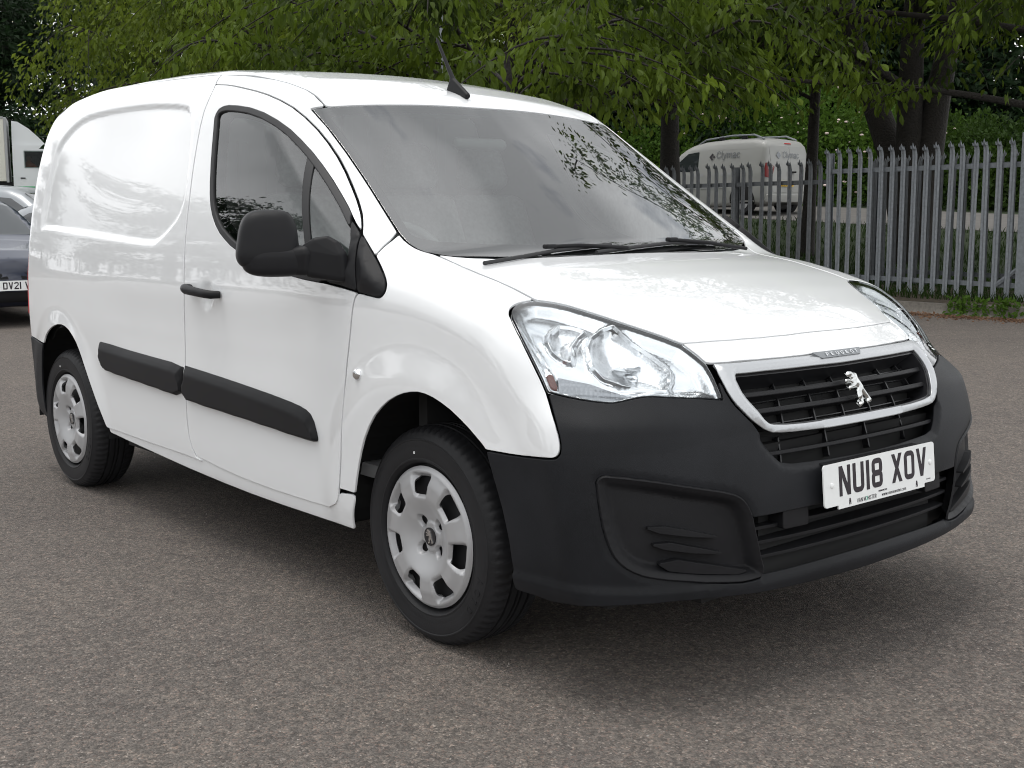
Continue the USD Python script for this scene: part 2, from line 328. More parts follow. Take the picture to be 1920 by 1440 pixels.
# outlines of the van's panels in metres (right-hand side; x forward, y left, z up)
E = {
 'door_rear': [(-1.535, -.692, 1.700), (-1.521, -.706, 1.685), (-1.506, -.728, 1.657), (-1.501, -.745, 1.627), (-1.504, -.759, 1.595), (-1.497, -.779, 1.542), (-1.480, -.805, 1.468), (-1.463, -.829, 1.395), (-1.447, -.849, 1.325), (-1.434, -.867, 1.259), (-1.426, -.881, 1.197), (-1.419, -.892, 1.134), (-1.416, -.900, 1.068), (-1.415, -.905, 1.001), (-1.415, -.909, .932), (-1.426, -.905, .868), (-1.433, -.903, .810), (-1.438, -.902, .751), (-1.440, -.902, .692), (-1.444, -.902, .633), (-1.458, -.898, .572), (-1.468, -.894, .515), (-1.472, -.891, .463), (-1.471, -.888, .420), (-1.466, -.886, .389), (-1.455, -.884, .362), (-1.438, -.882, .342), (-1.429, -.881, .331)],
 'door_bottom': [(-1.429, -.881, .331), (-1.363, -.880, .325), (-1.235, -.879, .313), (-1.103, -.878, .305), (-.968, -.877, .301), (-.838, -.877, .299), (-.714, -.877, .300), (-.614, -.877, .301), (-.535, -.879, .304), (-.482, -.889, .309)],
 'door_front_low': [(-.482, -.889, .309), (-.462, -.894, .317), (-.429, -.900, .330), (-.410, -.903, .348), (-.400, -.905, .374), (-.389, -.908, .412), (-.378, -.911, .460), (-.366, -.914, .519), (-.356, -.916, .587), (-.351, -.913, .649), (-.345, -.909, .706), (-.333, -.909, .762), (-.319, -.910, .817), (-.308, -.910, .866), (-.299, -.910, .909), (-.292, -.909, .942), (-.286, -.908, .963), (-.279, -.907, .978), (-.268, -.906, .988), (-.263, -.906, .992)],
 'door_front_mid': [(-.263, -.906, .992), (-.272, -.890, 1.065), (-.329, -.846, 1.157)],
 'door_front_top': [(-.329, -.846, 1.157), (-.336, -.841, 1.165), (-.351, -.830, 1.182), (-.369, -.818, 1.200), (-.391, -.806, 1.220), (-.417, -.795, 1.241), (-.445, -.784, 1.263), (-.493, -.769, 1.299), (-.561, -.748, 1.349), (-.629, -.733, 1.398), (-.699, -.724, 1.446), (-.770, -.720, 1.492), (-.846, -.720, 1.536), (-.918, -.723, 1.572), (-1.007, -.719, 1.602), (-1.101, -.714, 1.628), (-1.197, -.709, 1.649), (-1.289, -.704, 1.666), (-1.373, -.700, 1.681), (-1.448, -.695, 1.692), (-1.506, -.693, 1.698), (-1.535, -.692, 1.700)],
 'window_outer': [(-.329, -.846, 1.157), (-.345, -.844, 1.168), (-.379, -.838, 1.190), (-.410, -.831, 1.213), (-.440, -.823, 1.236), (-.491, -.812, 1.271), (-.563, -.799, 1.320), (-.636, -.790, 1.368), (-.712, -.783, 1.415), (-.786, -.778, 1.456), (-.858, -.775, 1.493), (-.941, -.773, 1.527), (-1.049, -.765, 1.560), (-1.153, -.759, 1.583), (-1.250, -.756, 1.597), (-1.320, -.754, 1.603), (-1.358, -.756, 1.602), (-1.384, -.759, 1.595), (-1.395, -.764, 1.582), (-1.397, -.770, 1.565), (-1.387, -.778, 1.545), (-1.368, -.793, 1.504), (-1.342, -.814, 1.442), (-1.319, -.831, 1.387), (-1.298, -.846, 1.336), (-1.278, -.858, 1.292), (-1.258, -.868, 1.254), (-1.230, -.876, 1.218), (-1.196, -.883, 1.186), (-1.156, -.888, 1.158), (-1.109, -.892, 1.135), (-1.068, -.895, 1.117), (-1.032, -.896, 1.105), (-.981, -.898, 1.090), (-.914, -.900, 1.074), (-.845, -.901, 1.059), (-.773, -.902, 1.046), (-.704, -.903, 1.035), (-.637, -.903, 1.027), (-.572, -.904, 1.021), (-.508, -.904, 1.017), (-.450, -.904, 1.013), (-.397, -.905, 1.009), (-.343, -.905, 1.003), (-.289, -.906, .996), (-.263, -.906, .992)],
 'divider': [(-.725, -.781, 1.423), (-.679, -.786, 1.395), (-.502, -.904, 1.014), (-.539, -.904, 1.018)],
 'sail_inner': [(-.410, -.833, 1.211), (-.388, -.848, 1.186), (-.351, -.873, 1.135), (-.339, -.890, 1.097), (-.351, -.898, 1.069), (-.375, -.902, 1.047), (-.407, -.903, 1.030), (-.436, -.904, 1.020), (-.463, -.904, 1.017), (-.477, -.904, 1.015)],
 'sail_wing': [(-.329, -.846, 1.157), (-.306, -.850, 1.141), (-.263, -.857, 1.111), (-.227, -.864, 1.085), (-.198, -.870, 1.063), (-.173, -.878, 1.045), (-.156, -.884, 1.031), (-.144, -.890, 1.018), (-.139, -.895, 1.008), (-.138, -.899, .999), (-.141, -.901, .992), (-.147, -.903, .987), (-.156, -.904, .983), (-.173, -.905, .983), (-.200, -.906, .986), (-.225, -.906, .988), (-.250, -.906, .991), (-.263, -.906, .992)],
 'sill_top': [(-2.260, -.887, .329), (-2.157, -.880, .325), (-1.931, -.880, .322), (-1.721, -.880, .321), (-1.526, -.880, .320), (-1.366, -.879, .314), (-1.238, -.877, .302), (-1.107, -.876, .294), (-.973, -.876, .290), (-.843, -.875, .289), (-.718, -.875, .290), (-.618, -.876, .291), (-.538, -.877, .294), (-.457, -.894, .314), (-.411, -.902, .339), (-.394, -.903, .349)],
 'sill_bottom': [(-2.253, -.882, .306), (-2.198, -.877, .300), (-2.070, -.876, .292), (-1.828, -.874, .279), (-1.501, -.869, .261), (-1.243, -.864, .249), (-1.038, -.861, .243), (-.841, -.860, .242), (-.651, -.862, .245), (-.513, -.864, .247), (-.411, -.869, .249), (-.366, -.869, .249)],
 'rear_arch': [(-2.253, -.882, .306), (-2.258, -.885, .317), (-2.268, -.890, .338), (-2.286, -.896, .374), (-2.315, -.903, .424), (-2.347, -.908, .478), (-2.382, -.912, .536), (-2.411, -.915, .582), (-2.434, -.916, .616), (-2.460, -.917, .648), (-2.489, -.917, .677), (-2.524, -.917, .702), (-2.564, -.917, .724), (-2.606, -.917, .737), (-2.649, -.918, .743), (-2.695, -.918, .741), (-2.742, -.919, .732), (-2.787, -.919, .718), (-2.829, -.918, .698), (-2.864, -.916, .676), (-2.888, -.914, .652), (-2.900, -.912, .640)],
 'wing_foot': [(-.390, -.906, .387), (-.308, -.906, .387)],
 'front_arch': [(-.308, -.906, .385), (-.302, -.907, .403), (-.290, -.909, .438), (-.275, -.912, .479), (-.255, -.915, .523), (-.231, -.918, .566), (-.201, -.920, .606), (-.168, -.922, .641), (-.130, -.924, .670), (-.092, -.926, .693), (-.054, -.927, .710), (-.017, -.927, .722), (.019, -.928, .730), (.053, -.928, .734), (.087, -.927, .732), (.122, -.927, .726), (.158, -.926, .715), (.195, -.925, .701), (.233, -.924, .682), (.266, -.922, .663), (.295, -.921, .644), (.315, -.919, .630), (.327, -.918, .620), (.333, -.918, .614)],
 'wing_bottom': [(.333, -.918, .614), (.358, -.914, .614), (.408, -.905, .613), (.463, -.901, .615), (.524, -.902, .620), (.558, -.899, .623), (.571, -.895, .625), (.579, -.891, .631), (.583, -.888, .640), (.583, -.886, .651), (.580, -.884, .665), (.572, -.882, .684), (.558, -.878, .708), (.537, -.870, .734), (.514, -.861, .763), (.503, -.858, .778)],
 'lamp_left': [(.503, -.858, .778), (.494, -.858, .790), (.478, -.858, .813), (.458, -.858, .839), (.432, -.856, .869), (.404, -.852, .899), (.369, -.842, .928), (.343, -.833, .948), (.328, -.826, .957), (.317, -.817, .965), (.308, -.806, .970), (.299, -.793, .975), (.291, -.778, .980), (.286, -.761, .983), (.284, -.745, .985), (.284, -.728, .987), (.285, -.712, .988), (.286, -.704, .989)],
 'lamp_top': [(.286, -.704, .989), (.296, -.691, .986), (.316, -.666, .982), (.342, -.644, .975), (.372, -.625, .965), (.402, -.606, .955), (.430, -.589, .946), (.460, -.572, .935), (.489, -.556, .925), (.516, -.538, .915), (.542, -.519, .905), (.567, -.502, .895), (.592, -.488, .885), (.604, -.480, .880)],
 'lamp_tip': [(.604, -.480, .880), (.614, -.479, .874), (.632, -.476, .864), (.650, -.472, .852), (.669, -.470, .840), (.677, -.468, .834)],
 'lamp_tip2': [(.677, -.468, .834), (.685, -.470, .826), (.700, -.472, .811), (.714, -.474, .794), (.730, -.479, .774), (.741, -.482, .761), (.746, -.484, .754), (.749, -.485, .750)],
 'lamp_bottom': [(.749, -.485, .750), (.742, -.502, .752), (.727, -.536, .756), (.713, -.566, .759), (.698, -.594, .761), (.682, -.621, .763), (.665, -.648, .766), (.653, -.670, .766), (.645, -.688, .764), (.638, -.706, .761), (.631, -.725, .758), (.625, -.738, .756), (.621, -.746, .755), (.608, -.762, .756), (.588, -.783, .759), (.566, -.804, .763), (.544, -.824, .768), (.526, -.840, .773), (.511, -.852, .777), (.503, -.858, .778)],
 'hood_side': [(.286, -.704, .989), (.258, -.704, .997), (.198, -.702, 1.014), (.128, -.699, 1.031), (.052, -.699, 1.047), (-.026, -.687, 1.061), (-.088, -.678, 1.073), (-.122, -.686, 1.084), (-.147, -.696, 1.094), (-.158, -.702, 1.099)],
 'hood_front': [(.604, -.480, .880), (.617, -.433, .880), (.639, -.330, .881), (.653, -.224, .881), (.659, -.117, .882), (.660, .002, .882), (.655, .136, .883), (.640, .289, .884), (.598, .492, .881), (.546, .647, .875)],
 'hood_rear': [(-.158, -.702, 1.099), (-.149, -.684, 1.096), (-.129, -.648, 1.091), (-.108, -.599, 1.087), (-.087, -.535, 1.084), (-.067, -.445, 1.083), (-.052, -.324, 1.085), (-.043, -.203, 1.086), (-.041, -.082, 1.088), (-.044, .058, 1.089), (-.055, .224, 1.089), (-.074, .388, 1.089), (-.100, .548, 1.088), (-.122, .653, 1.087), (-.133, .686, 1.088), (-.138, .702, 1.089)],
 'ws_corner': [(-.158, -.702, 1.099), (-.166, -.710, 1.102), (-.181, -.727, 1.108), (-.197, -.740, 1.116), (-.215, -.749, 1.127), (-.236, -.754, 1.140), (-.260, -.754, 1.156), (-.272, -.754, 1.163)],
 'ws_left': [(-.867, -.686, 1.567), (-.760, -.688, 1.499), (-.636, -.697, 1.414), (-.526, -.711, 1.338), (-.447, -.724, 1.284), (-.272, -.754, 1.163)],
 'ws_top': [(-.867, -.686, 1.567), (-.858, -.666, 1.569), (-.849, -.618, 1.575), (-.843, -.553, 1.581), (-.835, -.470, 1.587), (-.826, -.372, 1.592), (-.818, -.254, 1.597), (-.812, -.147, 1.599), (-.808, -.052, 1.598), (-.807, .048, 1.598), (-.812, .157, 1.598), (-.818, .269, 1.595), (-.824, .386, 1.589), (-.834, .475, 1.585), (-.841, .527, 1.583), (-.845, .555, 1.582)],
 'pillar_seam': [(-.272, -.754, 1.163), (-.268, -.762, 1.159), (-.260, -.777, 1.151), (-.252, -.796, 1.141), (-.247, -.819, 1.129), (-.244, -.838, 1.116), (-.242, -.853, 1.103), (-.242, -.861, 1.096)],
 'roof_seam': [(-.855, -.634, 1.576), (-.875, -.635, 1.589), (-.921, -.634, 1.616), (-.991, -.625, 1.640), (-1.051, -.626, 1.658), (-1.103, -.629, 1.672), (-1.154, -.632, 1.683), (-1.184, -.630, 1.690)],
 'frame_outer': [(.684, -.453, .832), (.691, -.456, .825), (.703, -.461, .812), (.720, -.463, .792), (.742, -.466, .766), (.758, -.464, .746), (.768, -.459, .733), (.779, -.449, .718), (.792, -.434, .698), (.801, -.418, .683), (.808, -.402, .671), (.812, -.387, .663), (.816, -.373, .659), (.820, -.345, .655), (.825, -.302, .653), (.831, -.237, .652), (.836, -.147, .650), (.839, -.049, .650), (.838, .058, .651), (.835, .154, .653), (.830, .239, .656), (.823, .308, .659), (.817, .357, .662), (.811, .392, .667), (.805, .408, .675), (.800, .419, .686), (.793, .425, .700), (.781, .433, .721), (.761, .447, .747), (.738, .467, .769), (.713, .493, .788), (.689, .517, .806), (.663, .541, .822), (.647, .559, .830)],
 'frame_top': [(.684, -.453, .832), (.697, -.408, .832), (.716, -.309, .833), (.727, -.218, .833), (.732, -.138, .833), (.734, -.036, .834), (.732, .092, .834), (.722, .236, .836), (.691, .418, .835), (.647, .559, .830)],
 'frame_inner': [(.726, -.410, .802), (.727, -.412, .801), (.728, -.417, .798), (.737, -.420, .786), (.755, -.421, .764), (.769, -.416, .746), (.780, -.406, .730), (.791, -.396, .714), (.800, -.386, .696), (.806, -.374, .685), (.810, -.359, .681), (.815, -.319, .678), (.822, -.250, .675), (.827, -.168, .674), (.830, -.072, .674), (.831, .032, .674), (.828, .146, .676), (.822, .241, .678), (.815, .311, .680), (.808, .356, .686), (.803, .370, .695), (.793, .383, .713), (.777, .395, .739), (.758, .410, .764), (.735, .429, .785), (.727, .419, .798), (.734, .379, .801), (.747, .300, .803), (.758, .195, .802), (.763, .090, .802), (.764, -.018, .802), (.761, -.126, .803), (.754, -.233, .803), (.744, -.317, .803), (.733, -.380, .802), (.726, -.410, .802)],
 'fog': [(.660, -.839, .574), (.661, -.838, .577), (.663, -.835, .582), (.667, -.831, .586), (.672, -.825, .588), (.692, -.802, .586), (.725, -.759, .579), (.755, -.712, .570), (.780, -.659, .558), (.800, -.607, .546), (.815, -.559, .535), (.825, -.527, .525), (.830, -.511, .517), (.834, -.498, .506), (.838, -.487, .492), (.841, -.479, .475), (.843, -.473, .456), (.847, -.467, .427), (.849, -.456, .387), (.849, -.445, .352), (.848, -.433, .324), (.846, -.433, .306), (.843, -.446, .302), (.839, -.469, .300), (.833, -.502, .300), (.824, -.549, .306), (.810, -.609, .315), (.794, -.663, .325), (.772, -.711, .333), (.752, -.743, .340), (.739, -.762, .346), (.726, -.779, .355), (.715, -.794, .366), (.705, -.805, .379), (.697, -.815, .394), (.690, -.822, .414), (.683, -.828, .439), (.677, -.833, .466), (.672, -.836, .496), (.667, -.838, .527), (.663, -.839, .558), (.660, -.839, .574)],
 'lip_top': [(.847, -.426, .309), (.851, -.399, .309), (.857, -.340, .309), (.864, -.261, .310), (.869, -.157, .311), (.872, -.059, .311), (.872, .030, .313), (.871, .124, .317), (.868, .226, .323), (.862, .321, .329), (.853, .408, .336), (.846, .457, .338)],
 'intake_top': [(.844, -.470, .459), (.846, -.455, .460), (.851, -.424, .460), (.859, -.364, .461), (.868, -.271, .462), (.871, -.221, .462)],
 'upper_intake': [(.798, -.426, .689), (.804, -.418, .675), (.816, -.402, .648), (.824, -.388, .627), (.830, -.377, .613), (.835, -.365, .600), (.839, -.352, .589), (.845, -.315, .582), (.851, -.250, .579), (.856, -.163, .576), (.860, -.049, .574), (.859, .067, .574), (.855, .185, .577), (.848, .287, .581), (.838, .371, .585), (.827, .437, .592), (.817, .480, .602), (.806, .510, .618), (.796, .524, .640), (.786, .529, .665), (.777, .524, .693), (.764, .522, .717), (.749, .517, .738), (.740, .517, .749)],
 'bumper_low': [(.463, -.870, .262), (.483, -.865, .260), (.521, -.854, .254), (.589, -.849, .261), (.660, -.826, .269), (.719, -.771, .274), (.774, -.688, .278), (.805, -.601, .275), (.822, -.519, .269), (.834, -.432, .264), (.843, -.339, .261), (.848, -.237, .258), (.850, -.126, .256), (.850, -.023, .254), (.849, .070, .253), (.848, .119, .253)],
 'recess': [(-2.963, -.875, 1.159), (-2.963, -.871, 1.189), (-2.965, -.861, 1.250), (-2.955, -.848, 1.320), (-2.934, -.833, 1.398), (-2.918, -.819, 1.462), (-2.905, -.806, 1.514), (-2.865, -.795, 1.558), (-2.803, -.785, 1.593), (-2.742, -.775, 1.621), (-2.680, -.767, 1.640), (-2.610, -.761, 1.653), (-2.533, -.756, 1.658), (-2.413, -.749, 1.663), (-2.252, -.740, 1.665), (-2.105, -.734, 1.663), (-1.967, -.734, 1.657), (-1.845, -.737, 1.648), (-1.743, -.741, 1.639), (-1.676, -.746, 1.629), (-1.643, -.750, 1.618), (-1.614, -.757, 1.600), (-1.588, -.766, 1.575), (-1.559, -.783, 1.530), (-1.529, -.806, 1.465), (-1.504, -.828, 1.397), (-1.487, -.849, 1.326), (-1.483, -.863, 1.272), (-1.491, -.873, 1.234), (-1.511, -.879, 1.203), (-1.544, -.884, 1.178), (-1.582, -.889, 1.154), (-1.627, -.893, 1.131), (-1.667, -.895, 1.115), (-1.700, -.896, 1.108), (-1.797, -.896, 1.108), (-1.965, -.895, 1.117), (-2.153, -.893, 1.127), (-2.363, -.892, 1.139), (-2.574, -.889, 1.149), (-2.788, -.883, 1.159), (-2.920, -.877, 1.162), (-2.949, -.876, 1.160), (-2.963, -.875, 1.159)],
 'strip_rear': [(-2.245, -.906, .697), (-2.239, -.906, .699), (-2.229, -.906, .702), (-2.140, -.904, .699), (-1.977, -.902, .690), (-1.779, -.902, .683), (-1.555, -.902, .676), (-1.453, -.902, .664), (-1.461, -.902, .648), (-1.466, -.901, .617), (-1.470, -.898, .568), (-1.538, -.896, .548), (-1.674, -.897, .555), (-1.832, -.897, .562), (-2.014, -.898, .570), (-2.135, -.898, .576), (-2.184, -.898, .580), (-2.218, -.899, .593), (-2.235, -.901, .615), (-2.247, -.902, .638), (-2.254, -.904, .661), (-2.257, -.904, .673)],
 'strip_front': [(-1.440, -.902, .673), (-1.351, -.902, .669), (-1.181, -.902, .660), (-.996, -.902, .649), (-.802, -.902, .636), (-.681, -.902, .626), (-.624, -.901, .619), (-.584, -.901, .611), (-.560, -.900, .600), (-.541, -.898, .577), (-.528, -.896, .543), (-.524, -.894, .522), (-.530, -.894, .513), (-.553, -.894, .509), (-.594, -.894, .509), (-.703, -.894, .513), (-.888, -.894, .520), (-1.071, -.895, .527), (-1.249, -.895, .532), (-1.373, -.895, .537), (-1.434, -.896, .541), (-1.463, -.898, .568), (-1.458, -.901, .617), (-1.457, -.902, .641)],
 'handle': [(-1.360, -.908, .959), (-1.129, -.909, .945), (-1.243, -.907, .983), (-1.238, -.907, .893)],
 'repeater': [(-.261, -.914, .754)],
 'mirror_arm': [(-.420, -.901, 1.062), (-.377, -.904, 1.014)],
 'plate': [(.858, -.210, .558), (.848, .337, .556), (.865, .320, .442), (.872, -.221, .448)],
 'antenna': [(-.836, -.071, 1.617)],
 'wiper1': [(-.071, -.259, 1.093), (-.085, -.060, 1.104), (-.111, .258, 1.111)],
 'wiper2': [(-.059, .048, 1.093), (-.100, .327, 1.103), (-.157, .605, 1.110)],
}
E = {k: np.array(v, float) for k, v in E.items()}
LBOWL = (0.5761, -0.6397, 0.8563)
LPOS = (0.4634, -0.7535, 0.8991)
LIND = [(0.5057, -0.8246, 0.8183), (0.563, -0.7627, 0.801), (0.6334, -0.6889, 0.7735), (0.6128, -0.745, 0.7615), (0.5604, -0.8022, 0.77), (0.5209, -0.8349, 0.7835)]
LFINS = [[(0.7486, -0.7492, 0.4603), (0.7713, -0.712, 0.461), (0.8004, -0.6486, 0.4452), (0.8231, -0.5763, 0.4237), (0.801, -0.6491, 0.4347), (0.7653, -0.7241, 0.4487)], [(0.7581, -0.7383, 0.4181), (0.7807, -0.6989, 0.4196), (0.8068, -0.6356, 0.4016), (0.8266, -0.5632, 0.3802), (0.8069, -0.6354, 0.3908), (0.7734, -0.7133, 0.4075)], [(0.7664, -0.7239, 0.3682), (0.7886, -0.682, 0.3743), (0.8187, -0.589, 0.351), (0.8399, -0.4813, 0.321), (0.8349, -0.5061, 0.3179), (0.8097, -0.6177, 0.3357), (0.7777, -0.7019, 0.3518)]]
LBOWLP = [(0.4935, -0.7041, 0.8925), (0.4688, -0.6692, 0.9157), (0.4543, -0.6207, 0.9311), (0.4657, -0.5931, 0.9301), (0.5164, -0.5851, 0.9066), (0.5878, -0.5705, 0.8697), (0.6288, -0.5607, 0.8437), (0.6491, -0.5627, 0.8267), (0.6642, -0.5788, 0.8025), (0.6694, -0.5978, 0.786), (0.6492, -0.6342, 0.7873), (0.606, -0.6941, 0.7991), (0.5742, -0.7277, 0.8164), (0.5429, -0.7344, 0.8448)]
LPOSP = [(0.4375, -0.7918, 0.9052), (0.4114, -0.7593, 0.9285), (0.3941, -0.7159, 0.944), (0.4115, -0.6851, 0.9406), (0.4409, -0.6654, 0.9302), (0.4562, -0.708, 0.9146), (0.4743, -0.7452, 0.8939), (0.4965, -0.7676, 0.8703), (0.5063, -0.7785, 0.8559), (0.488, -0.7924, 0.8648), (0.4617, -0.7992, 0.8833)]
LAMB = [(0.4841, -0.8442, 0.8246), (0.4964, -0.8323, 0.822), (0.5175, -0.8336, 0.7897), (0.5156, -0.8389, 0.786), (0.5005, -0.8483, 0.7946)]
# ---------------------------------------------------------------- panels cut from a body surface
class Lin:
    """straight projection along d onto the body; (eu, ev, -d) is right-handed."""
    def __init__(self, eu, d, far=2.4, center=(0, 0, 0)):
        self.d = np.array(d, float) / np.linalg.norm(d); self.eu = np.array(eu, float); self.eu = self.eu - self.d * (self.eu @ self.d); self.eu /= np.linalg.norm(self.eu)
        self.ev = np.cross(-self.d, self.eu); self.far = far; self.c = np.array(center, float)
    def to2(self, P): P = np.asarray(P) - self.c; return np.stack([P @ self.eu, P @ self.ev], -1)
    def rays(self, q): return self.c + q[:, :1] * self.eu + q[:, 1:] * self.ev - self.d * self.far, np.broadcast_to(self.d, (len(q), 3))

class Radial:
    def __init__(self, cx, R=.9): self.cx, self.R = cx, R
    def to2(self, P): P = np.asarray(P); return np.stack([np.arctan2(P[..., 1], P[..., 0] - self.cx) * self.R, P[..., 2]], -1)
    def rays(self, q):
        a = q[:, 0] / self.R; d = np.stack([np.cos(a), np.sin(a), 0 * a], -1)
        return np.stack([self.cx + 1.6 * d[:, 0], 1.6 * d[:, 1], q[:, 1]], -1), -d

def loops_of(poly):
    poly = shapely.geometry.polygon.orient(poly, 1.0)
    return [np.array(poly.exterior.coords)[:-1]] + [np.array(i.coords)[:-1] for i in poly.interiors]

def resample(L, step):
    closed = np.vstack([L, L[:1]]); d = np.r_[0, np.cumsum(np.hypot(*np.diff(closed, axis=0).T))]
    n = max(6, int(round(d[-1] / step))); t = np.linspace(0, d[-1], n, endpoint=False)
    return np.stack([np.interp(t, d, closed[:, k]) for k in (0, 1)], -1)

def patch(poly, frame, body, step=.02, gap=.002, r=.0018, flange=.007, ofs=0., fn=None, edge=.008, normals=True, flat_edge=False):
    polys = [g for g in getattr(poly.buffer(0), 'geoms', [poly.buffer(0)]) if g.geom_type == 'Polygon' and g.area > 1e-6]
    out = [x for g in polys for x in [_patch(g, frame, body, step, gap, r, flange, ofs, fn, edge)] if x]
    return join(*out)

def _patch(poly, frame, body, step, gap, r, flange, ofs, fn, edge):
    inner = poly.buffer(-(gap + r))
    gs = [g for g in getattr(inner, 'geoms', [inner]) if g.area > 1e-6]
    if len(gs) > 1: return join(*[_patch(g.buffer(gap + r), frame, body, step, gap, r, flange, ofs, fn, edge) for g in gs])
    if not gs: return None
    inner = gs[0]
    loops = [resample(L, edge) for L in loops_of(inner)]
    B = np.vstack(loops)
    x0, y0, x1, y1 = inner.bounds
    gx, gy = np.meshgrid(np.arange(x0 + step / 2, x1, step), np.arange(y0 + step / 2, y1, step))
    G = np.stack([gx.ravel(), gy.ravel()], -1)
    core = inner.buffer(-edge * .7)
    shapely.prepare(core)
    if not core.is_empty: G = G[shapely.contains_xy(core, G[:, 0], G[:, 1])]
    else: G = G[:0]
    Q = np.vstack([B, G])
    T = Delaunay(Q).simplices
    cen = Q[T].mean(1)
    fat = inner.buffer(1e-5); shapely.prepare(fat)
    a2 = np.cross(Q[T[:, 1]] - Q[T[:, 0]], Q[T[:, 2]] - Q[T[:, 0]])
    T = T[shapely.contains_xy(fat, cen[:, 0], cen[:, 1]) & (np.abs(a2) > 1e-10)]
    a2 = np.cross(Q[T[:, 1]] - Q[T[:, 0]], Q[T[:, 2]] - Q[T[:, 0]])
    T = np.where((a2 < 0)[:, None], T[:, ::-1], T)
    O, D = frame.rays(Q)
    P, N = body.hit(O, D)
    bad = getattr(body, 'bad', None)
    bad = np.zeros(len(P), bool) if bad is None or len(bad) != len(P) else bad
    T = T[~bad[T].any(1)]
    P[bad] = P[~bad][0]
    h = ofs + (fn(Q, inner) if fn else 0)
    P = P + N * np.reshape(h, (-1, 1))
    if fn:
        n = np.zeros_like(P); fc = np.cross(P[T[:, 1]] - P[T[:, 0]], P[T[:, 2]] - P[T[:, 0]])
        for k in range(3): np.add.at(n, T[:, k], fc)
        N2 = n / np.maximum(np.linalg.norm(n, axis=1, keepdims=True), 1e-12)
    else: N2 = N
    V, Fc, NN, o = [P], [T], [N2], len(P)
    k0 = 0
    for L in loops:
        m = len(L); p, n = P[k0:k0 + m], N2[k0:k0 + m]; k0 += m
        t = np.roll(p, -1, 0) - np.roll(p, 1, 0); t /= np.maximum(np.linalg.norm(t, axis=1, keepdims=True), 1e-9)
        w = np.cross(t, n); w /= np.maximum(np.linalg.norm(w, axis=1, keepdims=True), 1e-9)
        rings = [(p, n), (p + w * r * .7 - n * r * .3, (n + w) / math.sqrt(2)), (p + w * r - n * r, w), (p + w * r - n * flange, w)]
        for a, b in rings: V.append(a); NN.append(b)
        i = np.arange(m); j = (i + 1) % m
        keep = ~(bad[k0 - m + i] | bad[k0 - m + j]); i, j = i[keep], j[keep]
        for q in range(3):
            A, Bq = o + q * m, o + (q + 1) * m
            Fc += [np.stack([A + i, Bq + i, Bq + j], -1), np.stack([A + i, Bq + j, A + j], -1)]
        o += 4 * m
    return np.vstack(V), np.vstack(Fc), np.vstack(NN)

class Body:
    def __init__(self, F): self.F = F
    def hit(self, O, D):
        P, ok = lift(O, D, self.F)
        self.bad = ~ok
        return P, grad(P, self.F)

class Plane:
    """flat 'body' for discs and plates: the rays stop in the plane through c with normal n."""
    def __init__(self, c, n): self.c, self.n = np.array(c, float), np.array(n, float)
    def hit(self, O, D):
        t = ((self.c - O) @ self.n) / (D @ self.n)
        return O + t[:, None] * D, np.broadcast_to(self.n, O.shape).copy()

def half(pts2):
    """closes a half outline (v = y <= 0 or u <= 0 side) on the centre line and adds its mirror image."""
    return pts2
# ---------------------------------------------------------------- ground, bank, kerb
def bank(x, y):
    """height of the ground: a flat yard, a bank rising behind the kerb, a slow rise far to the left."""
    x, y = np.asarray(x, float), np.asarray(y, float)
    up = np.interp(y, [10.6, 10.75, 11.5, 13, 19, 24, 27, 60], [0, .12, .17, .24, .86, 1.08, 1.2, 1.6])
    up = up + .042 * np.clip(-(x + 9), 0, 14) * sst(12, 19, y)
    return np.where(y > 10.62, up, 0) + 1.4 * sst(22, 46, -x) * (1 - sst(9, 14, y))

def sheet(xs, ys, fn):
    X, Y = np.meshgrid(xs, ys, indexing='ij'); Z = fn(X, Y)
    n, m = X.shape; i, j = np.meshgrid(np.arange(n - 1), np.arange(m - 1), indexing='ij'); a = (i * m + j).ravel()
    V = np.stack([X, Y, Z], -1).reshape(-1, 3)
    return trimesh.Trimesh(V, np.vstack([np.stack([a, a + m, a + m + 1], -1), np.stack([a, a + m + 1, a + 1], -1)]), process=False)

